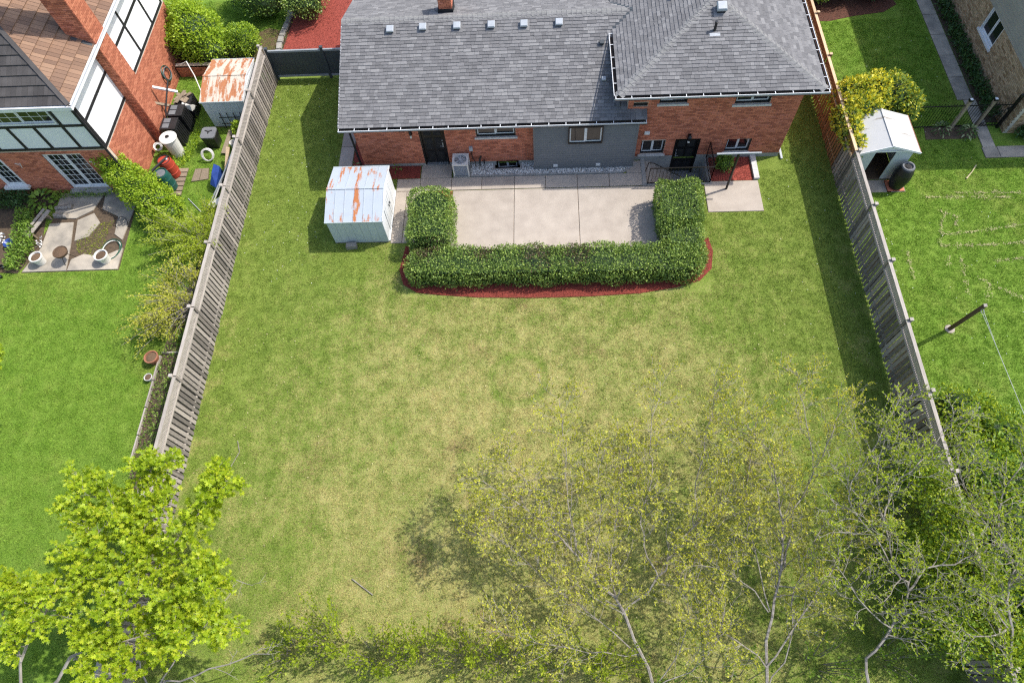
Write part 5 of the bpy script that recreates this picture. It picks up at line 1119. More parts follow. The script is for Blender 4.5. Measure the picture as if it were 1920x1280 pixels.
bush('front_bush', 'dark spreading bush beside the right lawn mulch bed', 'bush', [(15.4, 28.6, .6, .8, .8, .7), (16.2, 28.7, .5, .6, .6, .6)], 2800, .1, 'leaf_shade')

# strap-leaved and low plants
def hosta(label, c, r, n, mat, L=.3, wide=.5, cat='hosta', name='hosta'):
    T = thing(name, label, cat, c); me = {}
    for k in range(n):
        a = k * 2.4; t = (k + .5) / n; rr = r * math.sqrt(t); l = L * (.7 + .5 * t); tilt = .25 + .9 * (1 - t)
        if len(me) < 3:
            w_ = l * wide / 2; me[k] = mesh_of('leaf', MB().add([(0, 0, 0), (l * .3, w_ * .8, .03), (l * .6, w_, .02), (l, 0, -.06), (l * .6, -w_, .02), (l * .3, -w_ * .8, .03), (l * .35, 0, 0), (l * .65, 0, 0)], [(0, 6, 1), (1, 6, 7, 2), (2, 7, 3), (3, 7, 4), (4, 7, 6, 5), (5, 6, 0)], 0.0), mat)
        Mx = Matrix.Translation((c[0] + rr * .6 * math.cos(a), c[1] + rr * .6 * math.sin(a), .12 + .25 * (1 - t))) @ Matrix.Rotation(a + random.uniform(-.3, .3), 4, 'Z') @ Matrix.Rotation(-tilt + .45, 4, 'Y')
        part('leaf', list(me.values())[k % len(me)], None, T, Mx)
    return T
hosta('large broad-leaved hosta below the half-timbered wall', (-20.95, 17.45, 0), .75, 46, 'leaf_green', .42, .6)
hosta('small pale lily clump in the end mulch bed', (-7.7, 18.75, 0), .2, 10, 'leaf_variegated', .26, .28, 'plant', 'lily_clump')
hosta('tiny green plant in the mulch beside the back door', (-6.0, 18.6, 0), .16, 9, 'leaf_green', .2, .3, 'plant', 'lily_clump')
hosta('striped white hosta clump nearest the gate posts', (17.45, 19.75, 0), .42, 44, 'leaf_variegated', .3, .32)
hosta('pale green hosta clump before the iron fence', (16.45, 19.95, 0), .42, 40, 'leaf_variegated', .28, .3)
def ground_plants(name, label, cat, poly, dens, h, size, mat, up=.8, wide=.4, kind=None):
    P = scatter(poly, dens); n = len(P); z = rng.random(n) ** .6 * h
    D = unit(rvec(n) * .8 + np.array([0, 0, up])); o = leaves(name, np.c_[P, z], D, unit(rvec(n) + np.array([0, 0, 1.0])), size * rng.uniform(.6, 1.3, n), size * wide, mat, None, kind='stuff'); o['label'] = label; o['category'] = cat
    return o
ground_plants('ground_cover', 'dense green ground cover between bench and flower bed', 'ground cover', [(-21.3, 14.0), (-20.8, 13.95), (-20.4, 15.0), (-20.75, 15.8), (-21.1, 16.9), (-21.8, 16.9), (-21.5, 15.6)], 900, .4, .13, 'leaf_green')
ground_plants('ground_cover', 'dark green plants along the half-timbered house wall', 'ground cover', [(-24, 17.0), (-21.6, 17.0), (-21.4, 17.9), (-24, 17.9)], 500, .45, .15, 'leaf_shade')
ground_plants('ground_cover', 'low green edging under the picture window', 'ground cover', [(-20.4, 17.55), (-18.0, 17.6), (-18.0, 17.9), (-20.4, 17.9)], 600, .25, .1, 'leaf_green')
ground_plants('ground_cover', 'dark leafy border along the tan brick wall', 'ground cover', [(18.36, 20.5), (18.88, 20.5), (18.88, 30), (18.36, 30)], 520, .4, .2, 'leaf_shade', up=.5, wide=.3)
ground_plants('ground_cover', 'low weedy greens in the left flower strip', 'ground cover', [(-13.95, 5.3), (-12.3, 5.3), (-12.3, 16.2), (-13.2, 16.4), (-13.9, 10.2)], 330, .2, .1, 'leaf_green')
ground_plants('white_flowers', 'patch of white flowers at the far left bed', 'flowers', [(-22.8, 14.9), (-22.0, 14.8), (-21.9, 15.7), (-22.7, 15.9)], 260, .3, .11, 'petal', wide=.8)
ground_plants('white_flowers', 'small white flowers at the patio corner', 'flowers', [(-20.5, 15.0), (-20.15, 15.1), (-20.2, 15.5), (-20.45, 15.4)], 160, .25, .1, 'petal', wide=.8)
for k, (x, y) in enumerate(((-13.3, 9.0), (-13.2, 8.3), (-13.35, 7.2))):
    hosta(['spiky blue-green clump nearest the small pale pot', 'middle spiky clump of the left flower strip', 'spiky clump farthest from the pots in the flower strip'][k], (x, y, 0), .25, 22, 'leaf_hedge', .3, .12, 'plant', 'iris_clump')
ground_plants('patio_weeds', 'yellow-green moss and weeds between patio cracks', 'weeds', [(-18.6, 14.7), (-17.6, 14.6), (-17.7, 15.6), (-17.6, 16.4), (-18.4, 16.2), (-18.9, 15.3)], 420, .05, .06, 'leaf_shoot')
ground_plants('side_weeds', 'rough weeds beside the bins', 'weeds', [(-16.6, 18.6), (-15.9, 18.7), (-15.2, 19.3), (-14.9, 20.6), (-15.3, 22), (-15.4, 20.3), (-16.3, 19.6)], 320, .2, .12, 'leaf_lime')
bush('weed_clump', 'leafy weeds climbing beside the rusty shed wall', 'weeds', [(-13.1, 21.0, .3, .35, .3, .35), (-13.0, 20.5, .25, .22, .25, .28)], 520, .13, 'leaf_lime', core=None, stems=False)
tr = thing('trellis', 'small dark trellis leaning on the rusty shed', 'trellis', (-13.4, 21.38, 0))
for k in range(4): part('bar', MB().bar((-13.9 + k * .3, 21.34, .05), (-13.9 + k * .3, 21.41, .85), .025, .02, (0, 1, 0)), 'black_matte', tr)
for z in (.3, .62): part('bar', MB().bar((-14.0, 21.33 + z * .08, z), (-12.9, 21.33 + z * .08, z), .025, .02), 'black_matte', tr)

# dry clippings in rows on the right lawn
cl = [[(15.61, 15.94), (15.2, 15.3), (15.1, 14.83), (16.2, 14.9), (18.9, 15.3)], [(14.94, 14.59), (14.92, 14.3), (16.5, 14.3), (18.9, 14.45)], [(15.12, 13.86), (14.9, 13.39)], [(15.51, 13.85), (15.32, 12.24)], [(15.8, 12.91), (16.2, 12.6), (15.9, 12.01)], [(13.65, 14.14), (13.57, 12.85)], [(16.16, 16.78), (18.75, 16.7)], [(16.57, 13.59), (17.74, 13.68), (19, 13.7)], [(16.4, 12.44), (17.18, 11.98)], [(15.3, 15.95), (15.9, 15.6), (15.7, 15.2)], [(14.9, 16.6), (18.2, 16.5)]]
Pc = []
for ln in cl:
    for (a, b), (c, d) in zip(ln, ln[1:]):
        k = int(math.hypot(c - a, d - b) * 110); t = rng.random(k)[:, None]; amp = (np.sin(t * 17 + a) * .5 + .5) * .05 + .012; q = arr([a, b]) + t * arr([c - a, d - b]) + rng.normal(0, 1, (k, 2)) * amp; keep = (np.sin(t[:, 0] * 23 + b * 3) + rng.normal(0, .5, k)) > -.5; Pc.append(q[keep])
Pc = np.concatenate(Pc); n = len(Pc); D = rvec(n); D[:, 2] *= .3
o = leaves('dry_clippings', np.c_[Pc, rng.random(n) * .02 + .035], D, unit(rvec(n) * .5 + np.array([0, 0, 1])), .055 * rng.uniform(.5, 1.3, n), .018, 'straw', None); o['label'] = 'wavering rows of dry grass clippings on the right lawn'; o['category'] = 'clippings'

# trees
class Grower:
    def __init__(s, depth, kids, shrink, leafn, sides=5, gap=.06, wild=.55, upb=.2, minr=.0035):
        s.wood = MB(); s.tips = []; s.dirs = []; s.depth, s.kids, s.shrink, s.leafn, s.sides, s.gap, s.wild, s.upb, s.minr = depth, kids, shrink, leafn, sides, gap, wild, upb, minr
    def limb(s, pts, r0, r1, level=0):
        pts = [Vector(p) for p in pts]
        if level == 0:         # smooth the limb and give it small kinks
            q = []
            for i in range(len(pts) - 1):
                p0, p1, p2, p3 = pts[max(i - 1, 0)], pts[i], pts[i + 1], pts[min(i + 2, len(pts) - 1)]
                for t in (0, .33, .66):
                    q.append(.5 * ((2 * p1) + (p2 - p0) * t + (2 * p0 - 5 * p1 + 4 * p2 - p3) * t * t + (3 * p1 - p0 - 3 * p2 + p3) * t ** 3) + Vector((random.gauss(0, .035), random.gauss(0, .035), random.gauss(0, .03))))
            pts = q + [pts[-1]]
        m = len(pts); rad = [max(r0 + (r1 - r0) * i / (m - 1), s.minr) for i in range(m)]
        s.wood.tube(pts, rad, max(3, s.sides - level), cap=level == 0)
        L = sum((pts[i + 1] - pts[i]).length for i in range(m - 1))
        if level >= s.depth:
            k = max(2, int(L / s.gap))
            for j in range(k):
                t = .25 + .75 * (j + random.random()) / k; f = t * (m - 1); i = min(int(f), m - 2); p = pts[i].lerp(pts[i + 1], f - i)
                for _ in range(s.leafn): s.tips.append(p); s.dirs.append((pts[i + 1] - pts[i]).normalized())
            return
        nk = s.kids[level]
        nk = int(nk * (L if level == 0 else 1)) if level == 0 else nk
        for j in range(nk):
            t = (.22 if level == 0 else .25) + (.78 if level == 0 else .75) * (j + random.random()) / nk; t = min(t, .99); f = t * (m - 1); i = min(int(f), m - 2); p = pts[i].lerp(pts[i + 1], f - i); d = (pts[i + 1] - pts[i]).normalized()
            o = Vector(rvec(1)[0]); o = (o - d * o.dot(d)).normalized(); dd = (d * random.uniform(.35, .9) + o * random.uniform(.6, 1.0) + Vector((0, 0, s.upb))).normalized()
            ln = s.shrink[level] * random.uniform(.55, 1.25) * (1.15 - .5 * t); np_ = [p]; cur = dd.copy()
            for q in range(4 if level == 0 else 3):
                cur = (cur + Vector(rvec(1)[0]) * s.wild * .5 + Vector((0, 0, s.upb * .35))).normalized(); np_.append(np_[-1] + cur * ln / (4 if level == 0 else 3))
            rr = max((r0 + (r1 - r0) * t) * .5, s.minr * 1.3); s.limb(np_, rr, max(rr * .3, s.minr), level + 1)
        # the limb's own end carries twigs and leaves too
        for _ in range(3): s.tips.append(pts[-1]); s.dirs.append((pts[-1] - pts[-2]).normalized())
def tree(name, label, cat, base, trunk, limbs, r_main, g, leafmat_, size, wide, bark, lobed=False, spread=.5, drop=0.0, wood_name='branches', keep=1.0):
    T = thing(name, label, cat, base)
    part('trunk', MB().tube(trunk[0], trunk[1], 10), bark, T)
    for i, l in enumerate(limbs):
        r0 = r_main[i] if i < len(r_main) else r_main[-1]; g.limb(l, r0, .008)
    part(wood_name, g.wood, bark, T)
    P = arr([tuple(p) for p in g.tips]); D0 = arr([tuple(p) for p in g.dirs]); n = len(P)
    if keep < 1: sel = rng.random(n) < keep; P, D0 = P[sel], D0[sel]; n = len(P)
    D = unit(D0 * .5 + rvec(n) * .8 + np.array([0, 0, spread - drop])); s_ = size * rng.uniform(.55, 1.25, n)
    P = P + rng.normal(0, .015, (n, 3))
    leaves('foliage', P, D, unit(rvec(n) * .7 + np.array([.45, 0, 1.3])), s_, s_ * wide, leafmat_, T, lobed)
    return T
LIMBS_A = [
    [(2.78, -0.42, 1.29), (2.08, 1.37, 1.81), (1.10, 2.49, 2.15), (0.09, 3.57, 2.49), (-0.94, 4.25, 2.75), (-1.84, 4.77, 2.92)],
    [(1.10, 2.49, 2.15), (0.75, 3.36, 2.45), (0.59, 4.62, 2.75), (0.53, 5.96, 2.97), (0.42, 7.18, 3.14)],
    [(2.47, 0.34, 1.46), (1.36, 1.24, 1.68), (0.36, 1.90, 1.85), (-0.96, 2.99, 2.11), (-2.16, 3.61, 2.28)],
    [(2.08, 1.37, 1.81), (3.04, 2.22, 2.11), (3.46, 2.96, 2.32), (4.04, 3.56, 2.54), (4.72, 4.04, 2.67), (5.50, 4.73, 2.84)],
    [(3.04, 2.22, 2.11), (2.69, 3.10, 2.32), (2.67, 3.93, 2.49), (2.97, 4.93, 2.71), (3.07, 5.97, 2.88), (3.44, 7.64, 3.05)],
    [(4.04, 3.56, 2.54), (4.13, 4.40, 2.71), (4.47, 5.44, 2.88), (4.77, 6.55, 3.01), (5.07, 7.60, 3.10)],
    [(1.10, 2.49, 2.15), (1.58, 3.93, 2.54), (1.46, 4.77, 2.75), (1.73, 5.81, 2.92)],
    [(2.47, 0.34, 1.46), (1.04, 0.45, 1.59), (-0.24, 0.63, 1.72), (-1.38, 0.95, 1.85)],
    [(0.09, 3.57, 2.49), (-0.56, 4.77, 2.80), (-1.24, 5.50, 2.97)],
    [(2.78, -0.42, 1.29), (3.75, 0.98, 1.81), (3.74, 2.15, 2.15), (4.15, 2.95, 2.36), (5.09, 3.91, 2.58)],
    [(2.47, 0.34, 1.46), (1.82, 2.29, 2.06), (2.05, 4.36, 2.58), (2.42, 5.83, 2.84)],
    [(2.08, 1.37, 1.81), (0.80, 2.02, 1.98), (-0.36, 3.24, 2.32), (-1.55, 3.94, 2.49)],
    [(2.78, -0.42, 1.29), (4.27, 0.35, 1.63), (4.75, 1.63, 2.06)],
]
LIMBS_B = [
    [(5.67, -0.51, 1.44), (5.87, 1.37, 2.07), (6.31, 2.53, 2.43), (6.32, 3.60, 2.70), (6.28, 4.70, 2.97), (6.26, 5.41, 3.11), (5.55, 6.30, 3.24)],
    [(6.31, 2.53, 2.43), (6.80, 3.87, 2.75), (7.42, 4.99, 2.97), (8.08, 6.00, 3.15), (8.42, 6.76, 3.24)],
    [(7.42, 4.99, 2.97), (7.40, 6.78, 3.20), (7.31, 7.81, 3.33)],
    [(5.87, 1.37, 2.07), (5.25, 2.14, 2.34), (4.62, 2.45, 2.52), (3.88, 2.49, 2.70)],
    [(5.69, 0.11, 1.71), (6.64, 1.24, 2.07), (7.58, 2.41, 2.38), (8.25, 3.33, 2.61), (8.77, 4.44, 2.79)],
    [(6.28, 4.70, 2.97), (5.93, 5.70, 3.15), (5.08, 6.13, 3.29)],
    [(5.69, 0.11, 1.71), (4.94, 0.73, 1.93), (4.24, 0.97, 2.12), (3.71, 1.60, 2.34)],
    [(5.67, -0.51, 1.44), (6.33, 0.74, 1.89), (6.58, 2.02, 2.25), (7.25, 3.20, 2.57), (8.06, 4.02, 2.75)],
    [(5.87, 1.37, 2.07), (5.55, 3.07, 2.52), (5.52, 4.30, 2.79), (6.11, 6.81, 3.15)],
]
LIMBS_C = [
    [(8.16, -0.48, 1.74), (8.15, 0.30, 2.11), (8.77, 1.02, 2.48), (9.13, 1.89, 2.91), (8.87, 2.30, 3.16), (8.60, 3.41, 3.60), (8.53, 4.46, 3.84), (9.02, 5.82, 4.09)],
    [(9.13, 1.89, 2.91), (9.67, 2.36, 3.16), (10.58, 2.60, 3.41), (11.30, 3.02, 3.60)],
    [(8.60, 3.41, 3.60), (9.20, 4.46, 3.84), (9.95, 5.10, 4.03), (10.76, 5.91, 4.22)],
    [(8.77, 1.02, 2.48), (7.89, 1.70, 2.91), (7.29, 2.68, 3.29)],
    [(8.87, 2.30, 3.16), (8.36, 3.17, 3.53), (7.77, 4.05, 3.84), (8.61, 5.36, 4.15), (9.50, 6.55, 4.34)],
]
LIMBS_D = [
    [(11.78, -0.44, 1.61), (11.72, 1.04, 2.36), (11.77, 1.92, 2.73), (11.85, 2.50, 2.98), (11.35, 3.28, 3.29), (10.87, 4.19, 3.60), (10.80, 5.27, 3.91)],
    [(11.85, 2.50, 2.98), (11.63, 3.72, 3.41), (12.17, 4.55, 3.72), (12.63, 5.27, 3.91)],
    [(11.72, 1.04, 2.36), (10.62, 0.86, 2.60), (9.59, 1.59, 3.04)],
    [(11.72, 1.04, 2.36), (11.11, 1.72, 2.79), (10.35, 1.94, 3.10)],
]
LIMBS_M = [
    [(-13.27, -1.04, 2.40), (-12.02, 0.18, 3.20), (-11.37, 0.56, 3.44), (-10.49, 1.82, 4.00), (-10.17, 2.34, 4.16), (-10.37, 3.05, 4.40), (-10.27, 3.93, 4.56), (-10.11, 4.73, 4.72)],
    [(-13.41, -1.04, 2.40), (-13.23, 0.06, 3.36), (-12.55, 1.01, 4.00), (-12.10, 1.50, 4.24), (-11.49, 2.33, 4.56), (-11.15, 3.07, 4.80)],
    [(-11.37, 0.56, 3.44), (-10.31, 1.51, 3.84), (-9.17, 1.65, 4.08), (-8.37, 2.00, 4.24)],
    [(-10.49, 1.82, 4.00), (-9.43, 2.89, 4.32), (-8.76, 3.67, 4.48), (-8.27, 4.32, 4.64)],
    [(-13.23, 0.06, 3.36), (-13.56, 1.13, 4.00), (-13.28, 1.97, 4.40)],
    [(-12.02, 0.18, 3.20), (-10.51, 0.56, 3.52), (-9.21, 0.80, 3.76), (-8.16, 0.98, 3.92)],
    [(-12.02, 0.18, 3.20), (-10.97, -0.28, 3.28), (-10.60, 0.20, 3.44)],
    [(-10.37, 3.05, 4.40), (-11.14, 3.63, 4.64), (-11.68, 3.87, 4.80)],
]
tree('maple_tree', 'maple tree with dense lime green leaves over the left fence', 'tree', (-14.2, -3.4, 0), ([(-14.2, -3.4, -.1), (-13.9, -3.0, 1.2), LIMBS_M[0][0]], [.16, .12, .06]), LIMBS_M, [.05, .042, .028, .028, .022, .022, .018, .018],
     Grower(2, [7.5, 9], [1.0, .45], 3, gap=.07, upb=.22), 'leaf_maple', .115, .95, 'bark_pale', lobed=True, spread=.35)
tree('sparse_tree', 'sparse grey-barked tree in young leaf over the lawn, centre right', 'tree', (2.6, -3.6, 0), ([(2.6, -3.6, -.1), (2.6, -2.6, 1.4), LIMBS_A[0][0]], [.15, .11, .065]), LIMBS_A, [.046, .022, .018, .028, .02, .017, .015, .015, .014],
     Grower(2, [6.0, 7], [1.3, .5], 2, gap=.095, minr=.0042, wild=.8), 'leaf_young', .082, .55, 'bark')
tree('sparse_tree', 'sparse tree with upright pale trunk right of centre', 'tree', (6.2, -3.4, 0), ([(6.2, -3.4, -.1), (6.0, -2.4, 1.4), LIMBS_B[0][0]], [.15, .11, .062]), LIMBS_B, [.045, .026, .014, .018, .024, .015, .018],
     Grower(2, [6.0, 7], [1.3, .5], 2, gap=.095, minr=.0042, wild=.8), 'leaf_young', .082, .55, 'bark')
tree('sparse_tree', 'tangled young tree before the lower right fence', 'tree', (8.9, -2.6, 0), ([(8.9, -2.6, -.1), (8.7, -1.8, 1.2), LIMBS_C[0][0]], [.1, .07, .045]), LIMBS_C, [.042, .03, .024, .022, .022],
     Grower(2, [7.0, 7], [1.25, .48], 2, gap=.105, minr=.0052, wild=.8), 'leaf_shoot', .085, .55, 'bark_pale')
tree('sparse_tree', 'tangled pale-branched tree at the lower right corner', 'tree', (12.2, -2.4, 0), ([(12.2, -2.4, -.1), (11.9, -1.6, 1.2), LIMBS_D[0][0]], [.1, .07, .045]), LIMBS_D, [.042, .03, .024, .022],
     Grower(2, [7.0, 7], [1.25, .48], 2, gap=.105, minr=.0052, wild=.8), 'leaf_shoot', .085, .55, 'bark_pale')
# a neighbouring maple reaches in at the left edge
tree('maple_tree', 'second maple with only branch tips showing at the left edge', 'tree', (-21.5, 4.5, 0), ([(-21.5, 4.5, -.1), (-21.0, 5.0, 1.6), (-19.8, 5.6, 3.0)], [.2, .16, .1]),
     [[(-19.8, 5.6, 3.0), (-18.6, 6.6, 3.8), (-17.2, 7.8, 4.2), (-16.5, 8.3, 4.3)], [(-18.6, 6.6, 3.8), (-17.2, 6.6, 4.1), (-16.3, 6.2, 4.2)], [(-19.8, 5.6, 3.0), (-17.8, 4.6, 3.8), (-16.6, 4.2, 4.0)]], [.06, .04, .04], Grower(2, [5, 6], [.7, .35], 3, gap=.08), 'leaf_maple', .12, .95, 'bark_pale', lobed=True, spread=.35)
# upright shoots along the bottom of the picture
def shoots(label, x, y, n, h, r, mat='leaf_shoot', lean=(0, .25), k=1.0):
    T = thing('young_shrub', label, 'shrub', (x, y, 0), None); W = MB(); P = []; D = []
    for i in range(n):
        a = random.random() * 6.28; rr = r * math.sqrt(random.random()); hh = h * random.uniform(.45, 1.1); bx, by = x + rr * .35 * math.cos(a), y + rr * .35 * math.sin(a)
        tip = Vector((x + rr * math.cos(a) + lean[0] * hh, y + rr * math.sin(a) + lean[1] * hh, hh)); mid = Vector((bx, by, 0)).lerp(tip, .5) + Vector((random.gauss(0, .06), random.gauss(0, .06), .08)); W.tube([(bx, by, -.02), mid, tip], [.014, .01, .004], 4, cap=False)
        for j in range(int(hh * 34 * k)):
            t = .2 + .8 * random.random(); p = (mid.lerp(tip, (t - .5) * 2) if t > .5 else Vector((bx, by, 0)).lerp(mid, t * 2)); off = Vector(rvec(1)[0]) * random.uniform(.0, .16) * (1.1 - t * .8); P.append(tuple(p + off)); D.append(tuple(off + Vector((0, 0, .12))))
    part('stems', W, 'twig', T); m_ = len(P); s_ = .10 * rng.uniform(.6, 1.25, m_)
    leaves('foliage', arr(P), unit(arr(D)) + rvec(m_) * .4, unit(rvec(m_) * .7 + np.array([.4, 0, 1.2])), s_, s_ * .55, mat, T)
SH = [(-7.6, -.35, 'leftmost clump of leafy shoots along the bottom edge'), (-6.3, -.1, 'tall leafy shoots second from left along the bottom edge'), (-5.0, -.45, 'leafy shoots third from left along the bottom edge'), (-3.7, -.3, 'leafy shoots in the middle of the bottom edge'), (-2.4, -.45, 'leafy shoots just right of the bottom middle'), (-1.1, -.5, 'leafy shoots third from right along the bottom edge'), (.2, -.6, 'leafy shoots second from right along the bottom edge'), (1.6, -.7, 'rightmost clump of leafy shoots along the bottom edge')]
for i, (x, y, lb) in enumerate(SH): shoots(lb, x, y + .75, 24, (1.7, 2.9, 2.0, 2.6, 2.0, 2.3, 2.0, 2.2)[i], 1.0, lean=(.05, .12), k=.8)
for x, y, lb in ((3.4, -.6, 'undergrowth below the centre right tree'), (5.4, -.4, 'undergrowth at the foot of the pale trunk'), (7.6, .2, 'low undergrowth left of the lower right fence'), (9.6, .4, 'thick undergrowth against the lower right fence'), (10.6, 2.2, 'undergrowth climbing the lower right fence'), (10.7, 4.0, 'leafy saplings against the lower right fence')): shoots(lb, x, y, 14, 1.7, .9, 'leaf_green', (0, .1), .8)
def bare_shrub(label, c, n, targets, leafmat_='leaf_young', leafy=.5):
    T = thing('bare_shrub', label, 'shrub', c); W = MB(); P, D = [], []
    for i in range(n):
        tx, ty, tz = random.choice(targets); tip = Vector((tx + random.gauss(0, .35), ty + random.gauss(0, .45), max(tz + random.gauss(0, .25), .25))); b = Vector((c[0] + random.gauss(0, .1), c[1] + random.gauss(0, .25), 0)); mid = b.lerp(tip, .5) + Vector((random.gauss(0, .1), random.gauss(0, .1), .25)); pts = [b, b.lerp(mid, .5) + Vector((0, 0, .08)), mid, mid.lerp(tip, .5) + Vector((random.gauss(0, .04), random.gauss(0, .04), .05)), tip]; W.tube(pts, [.014, .012, .009, .007, .004], 4, cap=False)
        for j in range(5):
            t = random.uniform(.4, .95); p = mid.lerp(tip, (t - .4) / .55); q = p + (tip - mid).normalized() * random.uniform(.1, .4) + Vector(rvec(1)[0]) * .18; W.tube([p, q], [.006, .003], 3, cap=False)
            for _ in range(int(8 * leafy)): P.append(tuple(p.lerp(q, random.random()))); D.append(tuple((q - p) + Vector(rvec(1)[0]) * .3))
    part('stems', W, 'bark_pale', T); m_ = len(P); s_ = .08 * rng.uniform(.6, 1.2, m_); P = arr(P) + rng.normal(0, .07, (m_, 3)); leaves('foliage', P, D, unit(rvec(m_) * .7 + np.array([.4, 0, 1.1])), s_, s_ * .5, leafmat_, T)
bare_shrub('twiggy shrub with yellow buds behind the left fence', (-12.75, 14.9, 0), 75, [(-13.0, 15.3, 1.4), (-13.6, 14.9, 1.2), (-14.6, 14.9, 1.0), (-13.3, 13.9, 1.3), (-12.7, 14.6, 1.6), (-12.8, 15.8, 1.3), (-15.0, 15.4, .9)], 'leaf_shoot', 4.0)
bare_shrub('nearly leafless twiggy shrub leaning out from the left fence', (-12.75, 12.3, 0), 80, [(-14.3, 11.6, 1.0), (-13.9, 12.6, 1.2), (-13.4, 11.2, 1.1), (-13.0, 12.8, 1.4), (-14.4, 10.9, .8), (-14.2, 13.3, 1.0)], 'leaf_young', 2.0)
bush('low_bush', 'low dark plants at the foot of the left fence', 'bush', [(-12.75, 10.7, .2, .4, .6, .28), (-13.2, 10.9, .15, .4, .3, .2)], 700, .1, 'leaf_green')
# bare grey branches reaching in at the lower left
def dead_branch(label, base, limbs):
    T = thing('bare_branch', label, 'branch', base); g = Grower(2, [1.6, 3], [.8, .3], 0, wild=.6, upb=.1)
    for l in limbs: g.limb(l, .03, .008)
    part('wood', g.wood, 'bark_pale', T)
dead_branch('bare pale sapling branching over the lawn by the left fence', (-11.4, -.9, 0), [[(-11.4, -.9, 0), (-10.9, -.5, .9), (-10.2, .3, 1.4), (-9.4, 1.0, 1.8), (-8.7, 1.9, 2.1)], [(-10.9, -.5, .9), (-9.6, -.2, 1.5), (-8.2, .2, 1.9), (-7.4, .3, 2.1)], [(-11.4, -.9, 0), (-11.6, .3, 1.0), (-10.6, 1.6, 1.7), (-9.2, 2.2, 2.1), (-8.1, 2.0, 2.3)]])
tag(part('stick', MB().tube([(-10.55, 6.0, .03), (-10.35, 6.5, .04), (-10.5, 6.9, .03)], .012, 5), 'bark'), 'small dark twig on the grass by the left fence', 'stick')

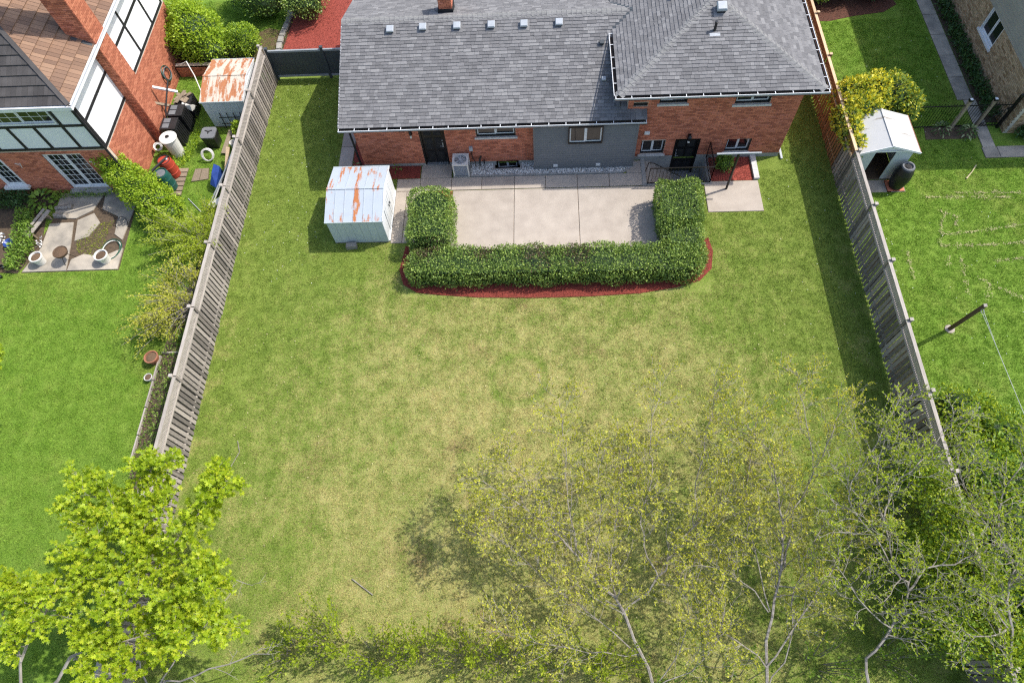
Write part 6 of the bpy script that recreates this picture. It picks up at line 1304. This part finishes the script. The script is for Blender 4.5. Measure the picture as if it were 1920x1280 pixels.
# ---------------------------------------------------------------- grass: separate blades over the lawns
def tuft(key, mat, n, h, r, wd):
    P = np.c_[rng.normal(0, r, (n, 2)), np.zeros(n)]; D = unit(np.c_[rng.normal(0, .75, (n, 2)), np.ones(n)]); L = h * rng.uniform(.6, 1.2, n); S = unit(np.cross(D, rvec(n)))
    V = np.stack([P - S * wd / 2, P + S * wd / 2, P + D * L[:, None]], 1).reshape(-1, 3); me = fastmesh(key, V, np.arange(3 * n).reshape(n, 3), np.repeat(rng.random(n), 1), mat)
    return bpy.data.objects.new(key, me)
def grass(name, label, rects, holes, dens, mat, h):
    m = MB()
    for r in rects:
        for a, b, c, d in cells(*r, holes): m.add([(a, c, .001), (b, c, .001), (b, d, .001), (a, d, .001)], [(0, 1, 2, 3)])
    o = part(name, m, mat, None, kind='stuff', label=label); o['category'] = 'grass'
    ng = bpy.data.node_groups.new(name + '_scatter', 'GeometryNodeTree'); ng.interface.new_socket('Geometry', in_out='INPUT', socket_type='NodeSocketGeometry'); ng.interface.new_socket('Geometry', in_out='OUTPUT', socket_type='NodeSocketGeometry')
    N = ng.nodes; gi, go = N.new('NodeGroupInput'), N.new('NodeGroupOutput'); dp = N.new('GeometryNodeDistributePointsOnFaces'); dp.inputs['Density'].default_value = dens
    ng.links.new(gi.outputs[0], dp.inputs['Mesh']); jo = N.new('GeometryNodeJoinGeometry')
    for k in range(3):
        oi = N.new('GeometryNodeObjectInfo'); oi.inputs['Object'].default_value = tuft('blades', mat, 12, h, .055, .011); ip = N.new('GeometryNodeInstanceOnPoints')
        rv = N.new('FunctionNodeRandomValue'); rv.data_type = 'FLOAT_VECTOR'; rv.inputs[0].default_value = (-.12, -.12, 0); rv.inputs[1].default_value = (.12, .12, 6.28); rv.inputs['Seed'].default_value = k
        rs = N.new('FunctionNodeRandomValue'); rs.data_type = 'FLOAT'; rs.inputs[2].default_value = .7; rs.inputs[3].default_value = 1.25; rs.inputs['Seed'].default_value = k + 9
        ri = N.new('FunctionNodeRandomValue'); ri.data_type = 'INT'; ri.inputs[4].default_value = 0; ri.inputs[5].default_value = 2; ri.inputs['Seed'].default_value = 55
        cmpn = N.new('FunctionNodeCompare'); cmpn.data_type = 'INT'; cmpn.operation = 'EQUAL'; ng.links.new(ri.outputs[2], cmpn.inputs[2]); cmpn.inputs[3].default_value = k
        ng.links.new(dp.outputs['Points'], ip.inputs['Points']); ng.links.new(cmpn.outputs[0], ip.inputs['Selection']); ng.links.new(oi.outputs['Geometry'], ip.inputs['Instance']); ng.links.new(rv.outputs[0], ip.inputs['Rotation']); ng.links.new(rs.outputs[1], ip.inputs['Scale']); ng.links.new(ip.outputs[0], jo.inputs[0])
    ng.links.new(jo.outputs[0], go.inputs[0]); md = o.modifiers.new('scatter', 'NODES'); md.node_group = ng
YH = [(-7.4, 9.8, 18.2, 40), (-8.6, -7.4, 17.6, 24), (-6.0, 5.4, 14.4, 18.3), (-5.3, 6.3, 12.45, 14.5), (5.3, 6.3, 14.5, 17), (4.1, 6.9, 17.4, 19), (6.5, 8.8, 16.1, 19), (-8.2, -6.0, 15, 17.7), (-12.2, -7.6, 24.3, 40)]
grass('yard_grass', 'patchy green and straw-dry grass of the fenced back yard', [(-12.08, 11.68, -1.2, 29)], YH, 230, 'blade_yard', .05)
grass('side_grass', 'lush green grass of the left neighbour', [(-24, -12.2, -.5, 30)], [(-30, -16.8, 17.9, 40), (-24, -16.7, 13.9, 18), (-14.1, -12.1, 5.1, 16.8), (-14.5, -12.6, 21.4, 24)], 230, 'blade_green', .055)
grass('side_grass', 'lush green grass of the right neighbour', [(11.85, 20, 2, 30)], [(17.6, 22, 18.4, 40), (12, 14.1, 16.9, 19.3), (12, 16.7, 26.9, 30), (15.8, 17.8, 19.5, 20.3)], 230, 'blade_green', .055)

# pale petals and bits of litter strewn on the lawns
def litter(name, label, x0, x1, y0, y1, n, mat, size):
    P = np.c_[rng.uniform(x0, x1, n), rng.uniform(y0, y1, n), np.full(n, .055)]; D = rvec(n); D[:, 2] *= .3
    o = leaves(name, P, D, unit(rvec(n) * .4 + np.array([0, 0, 1])), size * rng.uniform(.5, 1.3, n), size * .6, mat, None); o['label'] = label; o['category'] = 'litter'
litter('fallen_petals', 'tiny pale petals strewn over the side lawn left of the house', -12, -8.7, 13, 24, 90, 'petal', .035)
litter('fallen_petals', 'tiny pale petals strewn over the right lawns', 8.9, 17.5, 6, 26, 150, 'petal', .035)
litter('leaf_litter', 'scattered dry leaf bits on the back lawn', -11.8, 11.4, 0, 12.2, 420, 'straw', .05)
